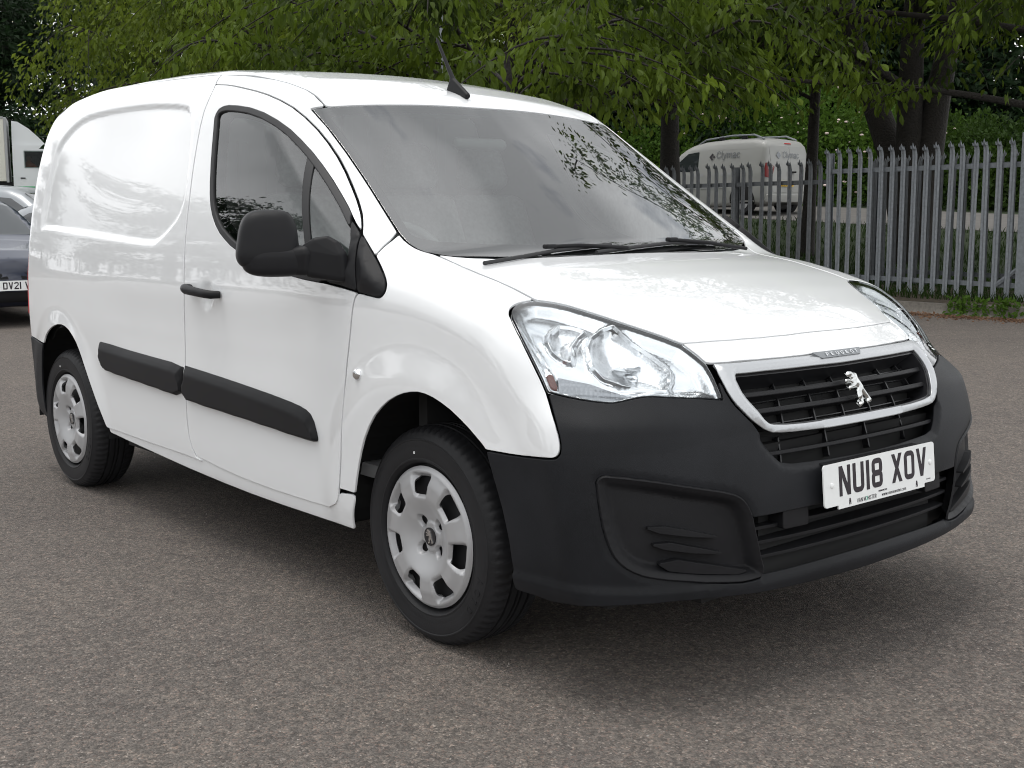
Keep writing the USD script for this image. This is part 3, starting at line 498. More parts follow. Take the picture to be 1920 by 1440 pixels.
def asphalt(name, lo, hi, red, scale=115.0):
    """chippings in a brown-grey binder, worn patches, sand in places."""
    return usdkit.material(stage, '/World/Looks/' + name, {
        'co': ('geometry', {}),
        'warp': ('noise_texture', {'scale': 60.0, 'detail': 2.0}),
        'cell': ('voronoi_texture', {'scale': scale, 'randomness': 1.0}),
        'cell2': ('voronoi_texture', {'scale': scale * .42, 'randomness': 1.0}),
        'hs': ('separate_color', {}), 'hs2': ('separate_color', {}),
        'tone': ('rgb_ramp', {'ramp': [(0, lo), (.45, tuple((np.array(lo) * .6 + np.array(hi) * .4))), (.8, hi), (.93, red), (1, tuple(np.array(hi) * 1.7))]}),
        'tone2': ('rgb_ramp', {'ramp': [(0, (.68, .68, .68)), (.6, (.98, .98, .98)), (1, (1.24, 1.2, 1.16))]}),
        'big': ('noise_texture', {'scale': .55, 'detail': 5.0, 'roughness': .6}),
        'bigr': ('rgb_ramp', {'ramp': [(.28, (.86, .86, .87)), (.5, (1., 1., 1.)), (.72, (1.11, 1.10, 1.07))]}),
        'mid': ('noise_texture', {'scale': 9.0, 'detail': 5.0, 'roughness': .65}),
        'midr': ('rgb_ramp', {'ramp': [(.3, (.90, .90, .91)), (.7, (1.09, 1.09, 1.08))]}),
        'm1': ('mix_color', {'blend_type': 'multiply', 'fac': 1.0, 'use_clamp': False}), 'm2': ('mix_color', {'blend_type': 'multiply', 'fac': 1.0, 'use_clamp': False}), 'm3': ('mix_color', {'blend_type': 'multiply', 'fac': 1.0, 'use_clamp': False}),
        'edge': ('voronoi_texture', {'scale': scale, 'feature': 'f1'}),
        'inv': ('math', {'math_type': 'subtract', 'value1': 1.0}),
        'b': ('bump', {'strength': .9, 'distance': .004}),
        'p': ('principled_bsdf', {'roughness': .88, 'specular_ior_level': .25}),
    }, [('co.position', 'cell.vector'), ('co.position', 'cell2.vector'), ('co.position', 'edge.vector'), ('cell.color', 'hs.color'), ('hs.r', 'tone.fac'), ('cell2.color', 'hs2.color'), ('hs2.g', 'tone2.fac'),
        ('co.position', 'big.vector'), ('big.fac', 'bigr.fac'), ('co.position', 'mid.vector'), ('mid.fac', 'midr.fac'),
        ('tone.color', 'm1.a'), ('tone2.color', 'm1.b'), ('m1.result', 'm2.a'), ('bigr.color', 'm2.b'), ('m2.result', 'm3.a'), ('midr.color', 'm3.b'), ('m3.result', 'p.base_color'),
        ('edge.distance', 'inv.value2'), ('inv.value', 'b.height'), ('b.normal', 'p.normal')], surface='p.BSDF')

M['asphalt'] = asphalt('yard_asphalt', (.086, .0765, .069), (.158, .141, .127), (.165, .124, .106), 205.0)
M['road'] = look('estate_road', (.115, .108, .10), .85, noise=(3, .2))
M['soil'] = look('soil', (.045, .034, .022), .95, noise=(14, .5), bump=(40, .02))
M['grass_ground'] = look('grass_ground', (.022, .036, .010), .95, noise=(9, .45), bump=(60, .03))
M['kerb'] = look('kerb_concrete', (.12, .108, .092), .9, noise=(18, .35), bump=(70, .004))
M['galv'] = look('galvanised_steel', (.205, .22, .235), .55, metal=.4, noise=(26, .22))
M['galv_dark'] = look('weathered_steel', (.115, .122, .128), .6, metal=.4, noise=(20, .25))
M['bark'] = look('bark', (.013, .0105, .008), .95, noise=(12, .4), bump=(30, .02))
M['litter'] = look('leaf_litter', (.13, .07, .038), .9)

xs = np.r_[-160, -100, np.arange(-70, -20, 2.0), np.arange(-20, 13, 3.0), 40, 120]
ys = np.r_[-160, -80, -40, -20, -10, 0, 5, 8, 10.55]
g_ = put('/World', 'tarmac_yard', sheet(xs, ys, bank), M['asphalt'], smooth=True, kind='structure')
KY = lambda x: 10.62 - .05 * (np.asarray(x) + 4.3)
ys2 = np.r_[.13, .4, .9, 1.6, 2.4, 3.5, 5, 6.5, 8.4, 10, 12, 13.5, 16, 20, 30, 45, 80]
xs2 = np.r_[-160, -100, np.arange(-70, -24, 3.0), np.arange(-24, 8, 1.0), 12, 20, 40, 120]
X, Y = np.meshgrid(xs2, ys2, indexing='ij')
gb = sheet(xs2, ys2, lambda X, Y: bank(X, Y + 10.62)); gb.vertices[:, 1] += 10.62 - .05 * (np.clip(gb.vertices[:, 0], -30, 10) + 4.3)
bank_at = lambda x, y: float(bank(x, 10.62 + y - (10.62 - .05 * (np.clip(x, -30, 10) + 4.3))))
put('/World', 'grass_bank', gb, M['grass_ground'], smooth=True, kind='structure')
rd = sheet(np.arange(-60, 20, 1.0), np.array([8.4, 9.6, 10.9, 12.2, 13.4]), lambda X, Y: bank(X, Y + 10.62) + .012); rd.vertices[:, 1] += 10.62 - .05 * (np.clip(rd.vertices[:, 0], -30, 10) + 4.3)
put('/World', 'estate_road', rd, M['road'], smooth=True, kind='structure')
so = sheet(np.arange(-16, 6, .25), np.linspace(.125, 1.5, 9), lambda X, Y: bank(X, Y + 10.62) + .012 + .035 * meshkit.fbm(np.stack([X * 2.2, Y * 3.1, 0 * X], -1)) * sst(.1, .3, Y)); so.vertices[:, 1] += 10.62 - .05 * (so.vertices[:, 0] + 4.3)
put('/World', 'soil_strip', so, M['soil'], smooth=True, kind='structure')
UsdGeom.Xform.Define(stage, '/World/kerb'); tag(stage.GetPrimAtPath('/World/kerb'), kind='structure')
rng = np.random.default_rng(4)
x = -15.0
while x < 5:
    L = .906
    a = bx((0, 0, -.05), (L - .012, .125, .135 + rng.normal(0, .004)), .012)
    a.apply_transform(trimesh.transformations.rotation_matrix(math.atan(-.05) + rng.normal(0, .006), [0, 0, 1])); a.apply_translation((x, float(KY(x)), rng.normal(0, .004)))
    put('/World/kerb', 'kerb_stone', a, M['kerb'], smooth=25); x += L

# ---------------------------------------------------------------- leaves and trees
def leaf_look(name, dark, mid, lite, trans=.35, rough=.45):
    return usdkit.material(stage, '/World/Looks/' + name, {
        'g': ('geometry', {}), 'r': ('rgb_ramp', {'ramp': [(0, dark), (.55, mid), (.9, lite), (1, tuple(np.array(lite) * [1.5, 1.05, .9]))]}),
        'n': ('noise_texture', {'scale': 1.1, 'detail': 3.0}), 'a': ('math', {'math_type': 'multiply_add', 'value2': .5}), 'k': ('math', {'math_type': 'multiply_add', 'value2': 1.5, 'value3': -.52}),
        'p': ('principled_bsdf', {'roughness': .6, 'specular_ior_level': .14}), 't': ('translucent_bsdf', {}), 'm': ('mix_closure', {'fac': trans}),
    }, [('g.random_per_island', 'a.value1'), ('g.position', 'n.vector'), ('n.fac', 'k.value1'), ('k.value', 'a.value3'), ('a.value', 'r.fac'), ('r.color', 'p.base_color'), ('r.color', 't.color'), ('p.BSDF', 'm.closure1'), ('t.BSDF', 'm.closure2')], surface='m.closure')
M['leaf_cherry'] = leaf_look('cherry_leaf', (.018, .032, .004), (.105, .155, .014), (.270, .310, .036), .40, .4)
M['leaf_pale'] = leaf_look('pale_leaf', (.036, .058, .007), (.140, .185, .019), (.270, .305, .038), .40, .5)
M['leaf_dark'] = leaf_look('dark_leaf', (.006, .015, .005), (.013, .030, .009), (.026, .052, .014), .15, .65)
M['leaf_bush'] = leaf_look('bush_leaf', (.035, .075, .010), (.085, .155, .020), (.150, .220, .030), .35, .5)
M['leaf_hedge'] = leaf_look('hedge_leaf', (.016, .034, .006), (.042, .078, .012), (.105, .155, .026), .3, .5)
M['leaf_grass'] = leaf_look('grass_blade', (.010, .022, .004), (.026, .050, .008), (.055, .085, .014), .25, .6)
M['petal'] = look('rose_petal', (.70, .56, .52), .7)

def leaves(P, A, L, rng, width=.30, fold=.10, fine=False):
    """one folded blade per point: P base, A direction (n x 3), L length (n)."""
    n = len(P); A = A / np.maximum(np.linalg.norm(A, axis=1, keepdims=True), 1e-9)
    W = np.cross(A, rng.normal(0, 1, (n, 3))); W /= np.maximum(np.linalg.norm(W, axis=1, keepdims=True), 1e-9)
    U = np.cross(W, A); L = np.reshape(L, (-1, 1))
    if fine:
        pts = [P]
        for t, q in ((.28, .80), (.58, 1.0), (.84, .50)):
            c = P + A * L * t + U * L * fold * .5 - np.array([0, 0, 1.]) * L * .16 * t * t
            pts += [c + W * L * width * q + U * L * fold * q, c, c - W * L * width * q + U * L * fold * q]
        pts.append(P + A * L - np.array([0, 0, 1.]) * L * .2)
        V = np.stack(pts, 1).reshape(-1, 3); o = np.arange(n)[:, None, None] * 11
        T = [(0, 1, 2), (0, 2, 3), (7, 10, 8), (8, 10, 9)]
        for r in (1, 4): T += [(r, r + 3, r + 4), (r, r + 4, r + 1), (r + 1, r + 4, r + 5), (r + 1, r + 5, r + 2)]
        return trimesh.Trimesh(V, (np.array(T)[None] + o).reshape(-1, 3), process=False)
    mid = P + A * L * .48
    V = np.stack([P, mid + W * L * width + U * L * fold, P + A * L - U * L * fold * 1.2, mid - W * L * width + U * L * fold, mid], 1).reshape(-1, 3)
    o = np.arange(n)[:, None, None] * 5
    Fc = (np.array([[0, 1, 4], [1, 2, 4], [2, 3, 4], [3, 0, 4]])[None] + o).reshape(-1, 3)
    return trimesh.Trimesh(V, Fc, process=False)

def grow(rng, trunk_h, trunk_r, lean, limbs, limb_len, rise, sec, sec_len, droop, twig_leaves, leaf, spread=.13, azs=None, weep=0., lift0=.45, hang=.55, floor=None, fine=False):
    """returns (wood mesh, leaf mesh) around the origin."""
    wood, P, A = [], [], []
    top = np.array([lean[0], lean[1], trunk_h])
    tl = np.linspace(0, 1, 9)[:, None]
    path = tl * top + np.c_[.10 * np.sin(tl * 5 + rng.uniform(0, 6)), .10 * np.cos(tl * 4 + rng.uniform(0, 6)), 0 * tl] * tl
    wood.append(tube(path, np.linspace(trunk_r, trunk_r * .35, 9) * np.r_[1.25, 1.05, np.ones(7)], 10))
    for i in range(limbs):
        f = lift0 + (1 - lift0) * (i + rng.uniform(0, .8)) / limbs
        b = path[int(f * 8 * .999)]
        az = (azs[i % len(azs)] if azs is not None else 2.4 * i) + rng.normal(0, .25)
        ll = limb_len * rng.uniform(.7, 1.12) * (1.15 - .45 * f)
        el = rise * rng.uniform(.5, 1.3) + .5 * max(0, f - .6)
        t = np.linspace(0, 1, 10)
        r = ll * t
        Q = b + np.c_[np.cos(az) * r, np.sin(az) * r, np.sin(el) * r - droop * ll * t ** 2.2]
        Q += np.cumsum(rng.normal(0, .035 * ll / 4, (10, 3)), 0) * t[:, None]
        r0 = trunk_r * .42 * (1 - .5 * f)
        wood.append(tube(Q, np.linspace(r0, .012, 10), 6))
        for k in range(sec):
            u = .22 + .78 * (k + rng.uniform(0, 1)) / sec
            q = Q[min(int(u * 9), 8)] * (1 - (u * 9) % 1) + Q[min(int(u * 9) + 1, 9)] * ((u * 9) % 1)
            if floor is not None and q[2] < floor[0] + floor[1] * q[1] + .25: continue
            a2 = az + rng.choice([-1, 1]) * rng.uniform(.3, 1.4); sl = sec_len * rng.uniform(.55, 1.2) * (1.15 - .4 * u)
            tt = np.linspace(0, 1, 6); e2 = rng.uniform(-.25, .6)
            S = q + np.c_[np.cos(a2) * sl * tt, np.sin(a2) * sl * tt, np.sin(e2) * sl * tt - weep * sl * tt ** 1.8]
            if floor is not None and S[-1, 2] < floor[0] + floor[1] * S[-1, 1] - .1: continue
            wood.append(tube(S, np.linspace(.014, .004, 6), 4))
            n = int(twig_leaves * rng.uniform(.7, 1.3))
            ti = rng.uniform(.05, 1.05, n) ** .85
            base = q + np.stack([np.cos(a2) * sl * ti, np.sin(a2) * sl * ti, np.sin(e2) * sl * ti - weep * sl * ti ** 1.8], -1)
            off = rng.normal(0, 1, (n, 3)) * [spread, spread, spread * .6]
            P.append(base + off)
            d = off * .8 / max(spread, .01) + np.array([np.cos(a2), np.sin(a2), 0]) * .4 + [0, 0, -hang * 2]
            A.append(d + rng.normal(0, .35, (n, 3)))
    P, A = np.vstack(P), np.vstack(A)
    if floor is not None:                               # the browse line under which boughs have been cut back
        keep = P[:, 2] > floor[0] + floor[1] * P[:, 1] + .25 * rng.random(len(P))
        P, A = P[keep], A[keep]
    return trimesh.util.concatenate(wood), leaves(P, A, leaf * rng.uniform(.55, 1.15, len(P)), rng, width=.23, fine=fine)

def tree(name, label, loc, wood, crown, mat, group=None, rotz=0):
    p = thing(name, label, 'tree', loc, rotz, group)
    put(p, 'trunk', wood, M['bark'], smooth=True); put(p, 'crown', crown, mat, smooth=False)
    return p
def copy_of(src, name, loc, rotz, label, group=None, scale=1.0):
    path = child_path('/World', name); x = UsdGeom.Xform.Define(stage, path)
    x.GetPrim().GetReferences().AddInternalReference(src)
    x.ClearXformOpOrder()
    x.AddTranslateOp().Set(Gf.Vec3d(*map(float, loc)))
    x.AddRotateZOp().Set(float(rotz))
    if scale != 1: x.AddScaleOp(opSuffix='size').Set(Gf.Vec3f(scale))
    x.GetPrim().SetInstanceable(True)
    was = stage.GetPrimAtPath(src).GetCustomData()
    tag(x.GetPrim(), label, was.get('category'), group or was.get('group'))
    return path

def at_px(px, depth):                                 # plan position along the line of sight at a given depth
    fw, rt = np.array([-.7656, .6433]), np.array([.6433, .7656])
    return np.array([2.7097, -2.8241]) + depth * fw + (px - 960) / 2272 * depth * rt

# cherries behind the fence
r_ = np.random.default_rng(11)
fan = [-2.2, -1.7, -1.2, -2.7, -.7, 2.6, 1.5, .2, -1.9, -1.45]
CH = dict(azs=fan, fine=True, hang=.75)
def cherry(lab, x, y, h, tr, lean, n, ll, rise, lift0, tl, leaf, extra=(), base=None, azs=fan, fl=2.75):
    z = bank_at(x, y) - .05 if base is None else base
    w, c = grow(r_, h, tr, lean, n, ll, rise, 12, 1.5, .16, tl, leaf, azs=azs, weep=.42, lift0=lift0, hang=.75, fine=True, floor=(fl - z + .085 * (y - 10), .085))
    return tree('cherry_tree', lab, (x, y, z), trimesh.util.concatenate([w, *extra]), c, M['leaf_cherry'], 'cherry trees along the fence')
cherry('cherry tree with a slim straight trunk in front of the white van behind the fence', -10.7, 15.4, 7.4, .12, (.2, .0), 14, 4.8, .45, .46, 78, .132)
st = [tube([(0, 0, -.2), (-.12, .05, .8), (-.42, .15, 1.7), (-.95, .3, 2.7), (-1.5, .4, 3.9), (-1.9, .5, 5.2)], [.34, .28, .24, .21, .17, .10], 12), tube([(.10, 0, -.2), (.18, .05, 1.2), (.30, .15, 2.6), (.55, .3, 4.4)], [.30, .25, .21, .12], 12)]
cherry('broad multi-stemmed cherry tree behind the right part of the palisade fence', -8.45, 15.1, 7.4, .26, (.1, -.3), 16, 6.0, .42, .40, 78, .135, extra=st)
cherry('cherry tree with a thick dark trunk just left of the white van behind the fence', -14.9, 16.4, 7.6, .24, (-.2, -.2), 15, 5.4, .42, .42, 76, .135)
cherry('cherry tree whose leafy boughs hang over the right end of the fence', -4.4, 14.2, 7.8, .20, (.0, -.3), 20, 7.6, .30, .36, 80, .130, fl=2.35)
cherry('cherry tree with low boughs hanging behind the aerial, its trunk hidden by the white van', -7.9, 6.0, 3.0, .10, (.1, .1), 15, 3.7, .62, .60, 80, .118, base=0.0, azs=[-1.9, -2.7, 2.8, 1.9, .6, -.3, -1.2, 1.2, -2.2], fl=2.35)
# pale weeping trees behind the van's roof
r_ = np.random.default_rng(23)
pale = [(960, 21, 'pale green weeping tree behind the aerial of the white van'), (730, 23, 'pale green weeping tree behind the middle of the van roof'), (520, 26, 'pale green weeping tree behind the door top of the white van'), (345, 31, 'pale green weeping tree behind the rear end of the van roof')]
for i, (px, dep, lab) in enumerate(pale):
    x, y = at_px(px, dep); z = bank_at(x, y) if y > 10 else float(bank(x, y))
    w, c = grow(r_, 7.4, .20, (0, 0), 18, 4.1 if i < 3 else 3.8, .34, 14, 1.6, .22, 100, .135 + .012 * i, weep=.9, spread=.2, lift0=.34, hang=.85, floor=(3.3 - z, 0))
    tree('weeping_tree', lab, (x, y, z), w, c, M['leaf_pale'], 'pale trees behind the van')
# tall dark trees closing the view
r_ = np.random.default_rng(31)
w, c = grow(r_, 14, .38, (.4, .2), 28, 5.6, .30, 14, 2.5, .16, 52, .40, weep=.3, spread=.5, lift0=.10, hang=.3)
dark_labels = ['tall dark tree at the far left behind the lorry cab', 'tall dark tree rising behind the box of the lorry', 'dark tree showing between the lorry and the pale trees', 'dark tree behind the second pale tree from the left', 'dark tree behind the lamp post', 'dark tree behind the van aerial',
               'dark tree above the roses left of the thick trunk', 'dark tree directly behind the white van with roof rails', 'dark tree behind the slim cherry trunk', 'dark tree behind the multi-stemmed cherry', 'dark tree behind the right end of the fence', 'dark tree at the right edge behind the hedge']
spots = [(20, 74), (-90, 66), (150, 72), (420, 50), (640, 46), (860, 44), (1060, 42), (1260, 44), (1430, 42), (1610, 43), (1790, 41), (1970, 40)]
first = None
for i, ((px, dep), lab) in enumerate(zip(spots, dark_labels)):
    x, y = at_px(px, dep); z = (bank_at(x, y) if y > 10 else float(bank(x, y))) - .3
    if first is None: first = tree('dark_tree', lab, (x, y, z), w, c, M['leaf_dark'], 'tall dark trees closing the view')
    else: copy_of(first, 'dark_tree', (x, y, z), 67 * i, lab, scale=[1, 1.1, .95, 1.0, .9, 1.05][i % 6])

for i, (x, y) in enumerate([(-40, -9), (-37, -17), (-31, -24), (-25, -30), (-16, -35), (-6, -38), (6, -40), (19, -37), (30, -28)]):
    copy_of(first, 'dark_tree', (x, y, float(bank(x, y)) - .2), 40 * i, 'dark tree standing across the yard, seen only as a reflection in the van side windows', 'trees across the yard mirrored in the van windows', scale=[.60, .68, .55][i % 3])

# bushes and hedge behind the road
def bush(rng, rx, ry, h, n, leaf):
    P = rng.normal(0, 1, (n, 3)); P /= np.linalg.norm(P, axis=1, keepdims=True)
    P *= (rng.uniform(.25, 1, (n, 1)) ** .4); P[:, 2] = np.abs(P[:, 2])
    P *= (.78 + .5 * meshkit.fbm(P * 2.6 + rng.uniform(0, 9), 3))[:, None]
    D = P.copy(); P = P * [rx, ry, h]
    sp = rng.random(n) < .10
    P[sp] += D[sp] * rng.uniform(.05, .4, (sp.sum(), 1)) + [0, 0, .1]
    return leaves(P, D + rng.normal(0, .6, (n, 3)) + [0, 0, -.2], leaf * rng.uniform(.6, 1.2, n), rng, width=.33), P
r_ = np.random.default_rng(47)
rose_spots = [(1215, 37, 2.0, 2.3, 'rose bush with pale flowers left of the thick dark trunk'), (1330, 38, 2.3, 3.1, 'rose bush with pale flowers behind the roof rails of the white van'), (1440, 37, 2.2, 3.3, 'rose bush with pale flowers just left of the slim cherry trunk'), (1555, 35, 2.3, 3.3, 'bright rose bush with pale flowers between the slim trunk and the multi-stemmed cherry'), (1660, 36, 2.2, 2.9, 'rose bush half hidden behind the multi-stemmed cherry')]
for px, dep, rad, h, lab in rose_spots:
    x, y = at_px(px, dep); p = thing('rose_bush', lab, 'bush', (x, y, bank_at(x, y) - .1), 0, 'flowering bushes across the road')
    m, P = bush(r_, rad * 1.25, rad, h, 9000, .15)
    put(p, 'foliage', m, M['leaf_bush'], smooth=False)
    k = r_.choice(len(P), 110, replace=False); k = k[np.linalg.norm(P[k] / [rad, rad, h], axis=1) > .72]
    fl = []
    for q in P[k]:
        s_ = trimesh.creation.icosphere(1, .055 * r_.uniform(.7, 1.2)); s_.apply_scale([1, 1, .6]); s_.apply_translation(q * 1.05); fl.append(s_)
    put(p, 'blossom', trimesh.util.concatenate(fl), M['petal'], smooth=True, kind='stuff')
for px, dep, rad, h, lab in [(1770, 33, 2.0, 2.2, 'green hedge shrub behind the middle of the right fence bay'), (1865, 31.5, 2.0, 2.35, 'green hedge shrub behind the right end of the fence'), (1975, 31, 2.0, 2.2, 'green hedge shrub at the right edge of the photograph')]:
    x, y = at_px(px, dep); p = thing('hedge_shrub', lab, 'bush', (x, y, bank_at(x, y) - .1), 0, 'hedge along the far side of the road')
    m, P = bush(r_, rad * 1.3, rad, h, 8000, .15); put(p, 'foliage', m, M['leaf_hedge'], smooth=False)

# grass, weeds and litter
r_ = np.random.default_rng(5)
def blades(P, h, rng, w=.012):
    n = len(P); a = rng.uniform(0, 2 * np.pi, n); d = np.stack([np.cos(a), np.sin(a), 0 * a], -1); t = np.stack([-np.sin(a), np.cos(a), 0 * a], -1)
    h = np.reshape(h, (-1, 1)); b = rng.uniform(.1, .6, (n, 1))
    V = np.stack([P - t * w, P + t * w, P + d * h * b * .4 + [0, 0, 1] * h * .6 + t * w * .7, P + d * h * b + [0, 0, 1] * h], 1).reshape(-1, 3)
    o = np.arange(n)[:, None, None] * 4
    return trimesh.Trimesh(V, (np.array([[0, 1, 2], [0, 2, 3]])[None] + o).reshape(-1, 3), process=False)
n = 26000
gx = r_.uniform(-16, 2, n); gy = 10.62 - .05 * (gx + 4.3) + .3 + 8.0 * r_.random(n) ** 1.6
gz = np.array([bank(a, 10.62 + (b - (10.62 - .05 * (a + 4.3)))) for a, b in zip(gx, gy)])
put('/World', 'grass', blades(np.stack([gx, gy, gz], -1), r_.uniform(.05, .16, n), r_, .008), M['leaf_grass'], smooth=False, kind='stuff')
tag(stage.GetPrimAtPath('/World/grass'), 'rough grass growing on the bank behind the palisade fence', 'grass')
n = 9000
lx = r_.uniform(-10, 3, n); ly = 10.60 - .05 * (lx + 4.3) - np.abs(r_.normal(0, .34, n)) * (.6 + .8 * meshkit.noise(np.stack([lx * 1.5, 0 * lx, 0 * lx], -1)))
lp_ = np.stack([lx, ly, np.full(n, .006)], -1)
k_ = 5
lp_ = np.vstack([lp_, np.c_[r_.uniform(-6, 4, k_), r_.uniform(-4, 9, k_), np.full(k_, .004)]]); n = len(lp_)
put('/World', 'leaf_litter', leaves(lp_, r_.normal(0, 1, (n, 3)) * [1, 1, .12], r_.uniform(.012, .05, n), r_, .3, .12), M['litter'], smooth=False, kind='stuff')
tag(stage.GetPrimAtPath('/World/leaf_litter'), 'brown leaf litter lying along the foot of the kerb and on the tarmac', 'leaf litter')
k_ = 5200
gp_ = np.c_[r_.uniform(-9, 3.5, k_), r_.uniform(-4.5, 9.5, k_), np.full(k_, .001)]
oct_ = np.array([[1, 0, 0], [0, 1, 0], [-1, 0, 0], [0, -1, 0], [0, 0, 1.]]); ot_ = np.array([[0, 1, 4], [1, 2, 4], [2, 3, 4], [3, 0, 4]])
gs_ = r_.uniform(.0015, .0042, (k_, 1, 1)) * r_.uniform(.6, 1.2, (k_, 5, 1))
put('/World', 'grit', trimesh.Trimesh((gp_[:, None] + oct_[None] * gs_).reshape(-1, 3), (ot_[None] + np.arange(k_)[:, None, None] * 5).reshape(-1, 3), process=False), look('grit', (.30, .275, .25), .9), smooth=False, kind='stuff')
tag(stage.GetPrimAtPath('/World/grit'), 'loose pale grit scattered over the tarmac', 'grit')
for px, py_, s_, lab in [(1752, 588, .5, 'tall weed clump growing out of the kerb joint below the fence'), (1820, 600, .45, 'small yellow-green weed at the foot of the kerb'), (1908, 601, .5, 'small weed at the kerb foot near the right edge')]:
    d = 14.2; x, y = at_px(px, d); y = float(KY(x)) - (.02 if s_ < 1 else -.06)
    k = int(240 * s_); P = r_.normal(0, 1, (k, 3)) * [.10 * s_ + .03, .06 * s_ + .02, .0] + [0, 0, 0]; P[:, 2] = r_.uniform(0, .42 * s_, k)
    p = thing('weed', lab, 'weed', (x, y, .0 if s_ < 1 else .03), 0)
    put(p, 'foliage', leaves(P, r_.normal(0, 1, (k, 3)) + [0, 0, .5], r_.uniform(.05, .11, k), r_, .22), M['leaf_bush'], smooth=False)

# ---------------------------------------------------------------- palisade fence
FA, FB, FC = np.array([-4.59, 11.22]), np.array([-7.62, 11.62]), np.array([-16.8, 12.1])
def pale_mesh(h, w=.076, t=.003):
    """W-section pale with a splayed triple point."""
    xs_, ys_ = np.array([-.5, -.28, 0, .28, .5]) * w, np.array([0, .016, .004, .016, 0])
    zs = np.array([0, h - .15, h - .09, h])
    lean = np.array([0, 0, .012, .045])
    V = []
    for z, l in zip(zs, lean):
        sq = 1.0 if z < h - .1 else (.9 if z < h - .01 else .25)
        V.append(np.stack([xs_ * (sq if z < h else 1.0), -ys_ - l, np.full(5, z) - (np.array([.035, .075, 0, .075, .035]) if z == h else 0)], -1))
    V = np.vstack(V); B = V + [0, t, 0]; n = len(V); Fc = []
    for r in range(3):
        for i in range(4):
            a = r * 5 + i; Fc += [(a, a + 1, a + 6), (a, a + 6, a + 5), (n + a, n + a + 6, n + a + 1), (n + a, n + a + 5, n + a + 6)]
        for i in (0, 4):
            a = r * 5 + i; Fc += [(a, a + 5, n + a + 5), (a, n + a + 5, n + a)]
    return trimesh.Trimesh(np.vstack([V, B]), np.array(Fc), process=False)
def fence(A, B, pitch, h, zb, label, mat, post_at=(0, 1), rails=(.22, 1.66), first=0.0, name='palisade_fence'):
    L = np.hypot(*(B - A)); ang = math.degrees(math.atan2(*(B - A)[::-1]))
    z0 = zb(*A)
    p = thing(name, label, 'fence', (A[0], A[1], z0), ang, 'palisade fencing along the bank')
    n = int(L / pitch); sl = (zb(*B) - z0) / L
    pm = pale_mesh(h)
    if name == 'palisade_fence': pm.vertices[:, 1] *= -1; pm.invert()
    rg = np.random.default_rng(int(abs(A[0]) * 100))
    for i in range(n):
        q = pm.copy(); xx = (i + .5) * L / n + rg.normal(0, .004)
        q.apply_transform(trimesh.transformations.rotation_matrix(rg.normal(0, .011), [0, 1, 0])); q.apply_translation((xx, .030, sl * xx + .05 + rg.normal(0, .006)))
        put(p, 'pale', q, mat, smooth=20)
    for rz in rails:
        a = trimesh.util.concatenate([bx((-.02, -.006, -.03), (L + .02, .000, .03)), bx((-.02, -.05, -.03), (L + .02, -.006, -.024))])
        a.vertices[:, 2] += rz + sl * a.vertices[:, 0]; put(p, 'rail', a, mat, smooth=False)
    for f in post_at:
        xx = f * L; put(p, 'post', trimesh.util.concatenate([bx((xx - .05, -.10, -.3), (xx + .05, -.092, h - .02 + sl * xx)), bx((xx - .004, -.092, -.3), (xx + .004, -.058, h - .02 + sl * xx)), bx((xx - .05, -.058, -.3), (xx + .05, -.052, h - .02 + sl * xx))]), mat, smooth=False)
    return p
zb = lambda x, y: bank_at(x, y) - .02
fence(FA, FB, .178, 1.93, zb, 'nearer bay of grey palisade fence at the right with a row of pointed pales', M['galv'], post_at=(1,))
fence(FB, FC, .178, 1.80, zb, 'farther darker stretch of palisade fence running behind the van bonnet', M['galv_dark'], post_at=(.19, .5, .8), rails=(.25, 1.52))
gp = thing('gate_post', 'thick galvanised steel gate post at the right end of the palisade fence', 'fence post', (FA[0] + .12, FA[1] - .01, zb(*FA)))
put(gp, 'column', bx((-.075, -.075, -.3), (.075, .075, 2.03), .008), M['galv']); put(gp, 'stay', tube([(-.08, 0, .42), (-.42, .04, .18)], .03, 6), M['galv']); put(gp, 'hinge', bx((.06, -.1, .42), (.12, .02, .50), .004), M['kerb'])
off = np.array([.1, .95])
fence(FA + off + [.3, 0], FB + off, .178, 1.80, lambda x, y: zb(x, y) + .0, 'second row of grey pales of a sliding gate parked behind the right fence bay', M['galv_dark'], post_at=(0, 1), name='sliding_gate')

# ---------------------------------------------------------------- lamp post
x, y = at_px(838, 14)
lpst = thing('lamp_post', 'slim grey lamp post rising above the van roof behind the aerial', 'lamp post', (x, y, bank_at(x, y) if y > 10 else float(bank(x, y))))
put(lpst, 'column', tube([(0, 0, 0), (0, 0, 1.2), (0, 0, 1.25), (-.03, -.04, 4.8)], [.045, .045, .028, .024], 12), M['galv'])
put(lpst, 'lantern', bx((-.12, -.35, 4.75), (.06, .02, 4.83), .02), M['galv'])

# ---------------------------------------------------------------- other vehicles
def shell(profile, section, plan, kk=.16, nose_a=.16, tail_a=.10, crown=.06):
    p = np.array(profile, float)
    G = Grid(poly_sd(profile), (p[:, 0].min() - .4, -.1), (p[:, 0].max() + .4, p[:, 1].max() + .4), .03, .8)
    S, Pn = PchipInterpolator(*np.array(section, float).T), PchipInterpolator(*np.array(plan, float).T)
    x0, x1 = p[:, 0].min(), p[:, 0].max()
    def f(P):
        x, y, z = P[..., 0], np.abs(P[..., 1]), P[..., 2]
        y2 = np.minimum(y, 1) ** 2
        a = nose_a * sst(x1 - 1.2, x1 - .3, x) * y2 - tail_a * (1 - sst(x0 + .2, x0 + .9, x)) * y2
        w = S(np.clip(z, 0, 2.4)) + Pn(np.clip(x, plan[0][0], plan[-1][0]))
        return smax(G(x + a, z + crown * y2), (y - w) * .93, kk)
    return f, x0, x1
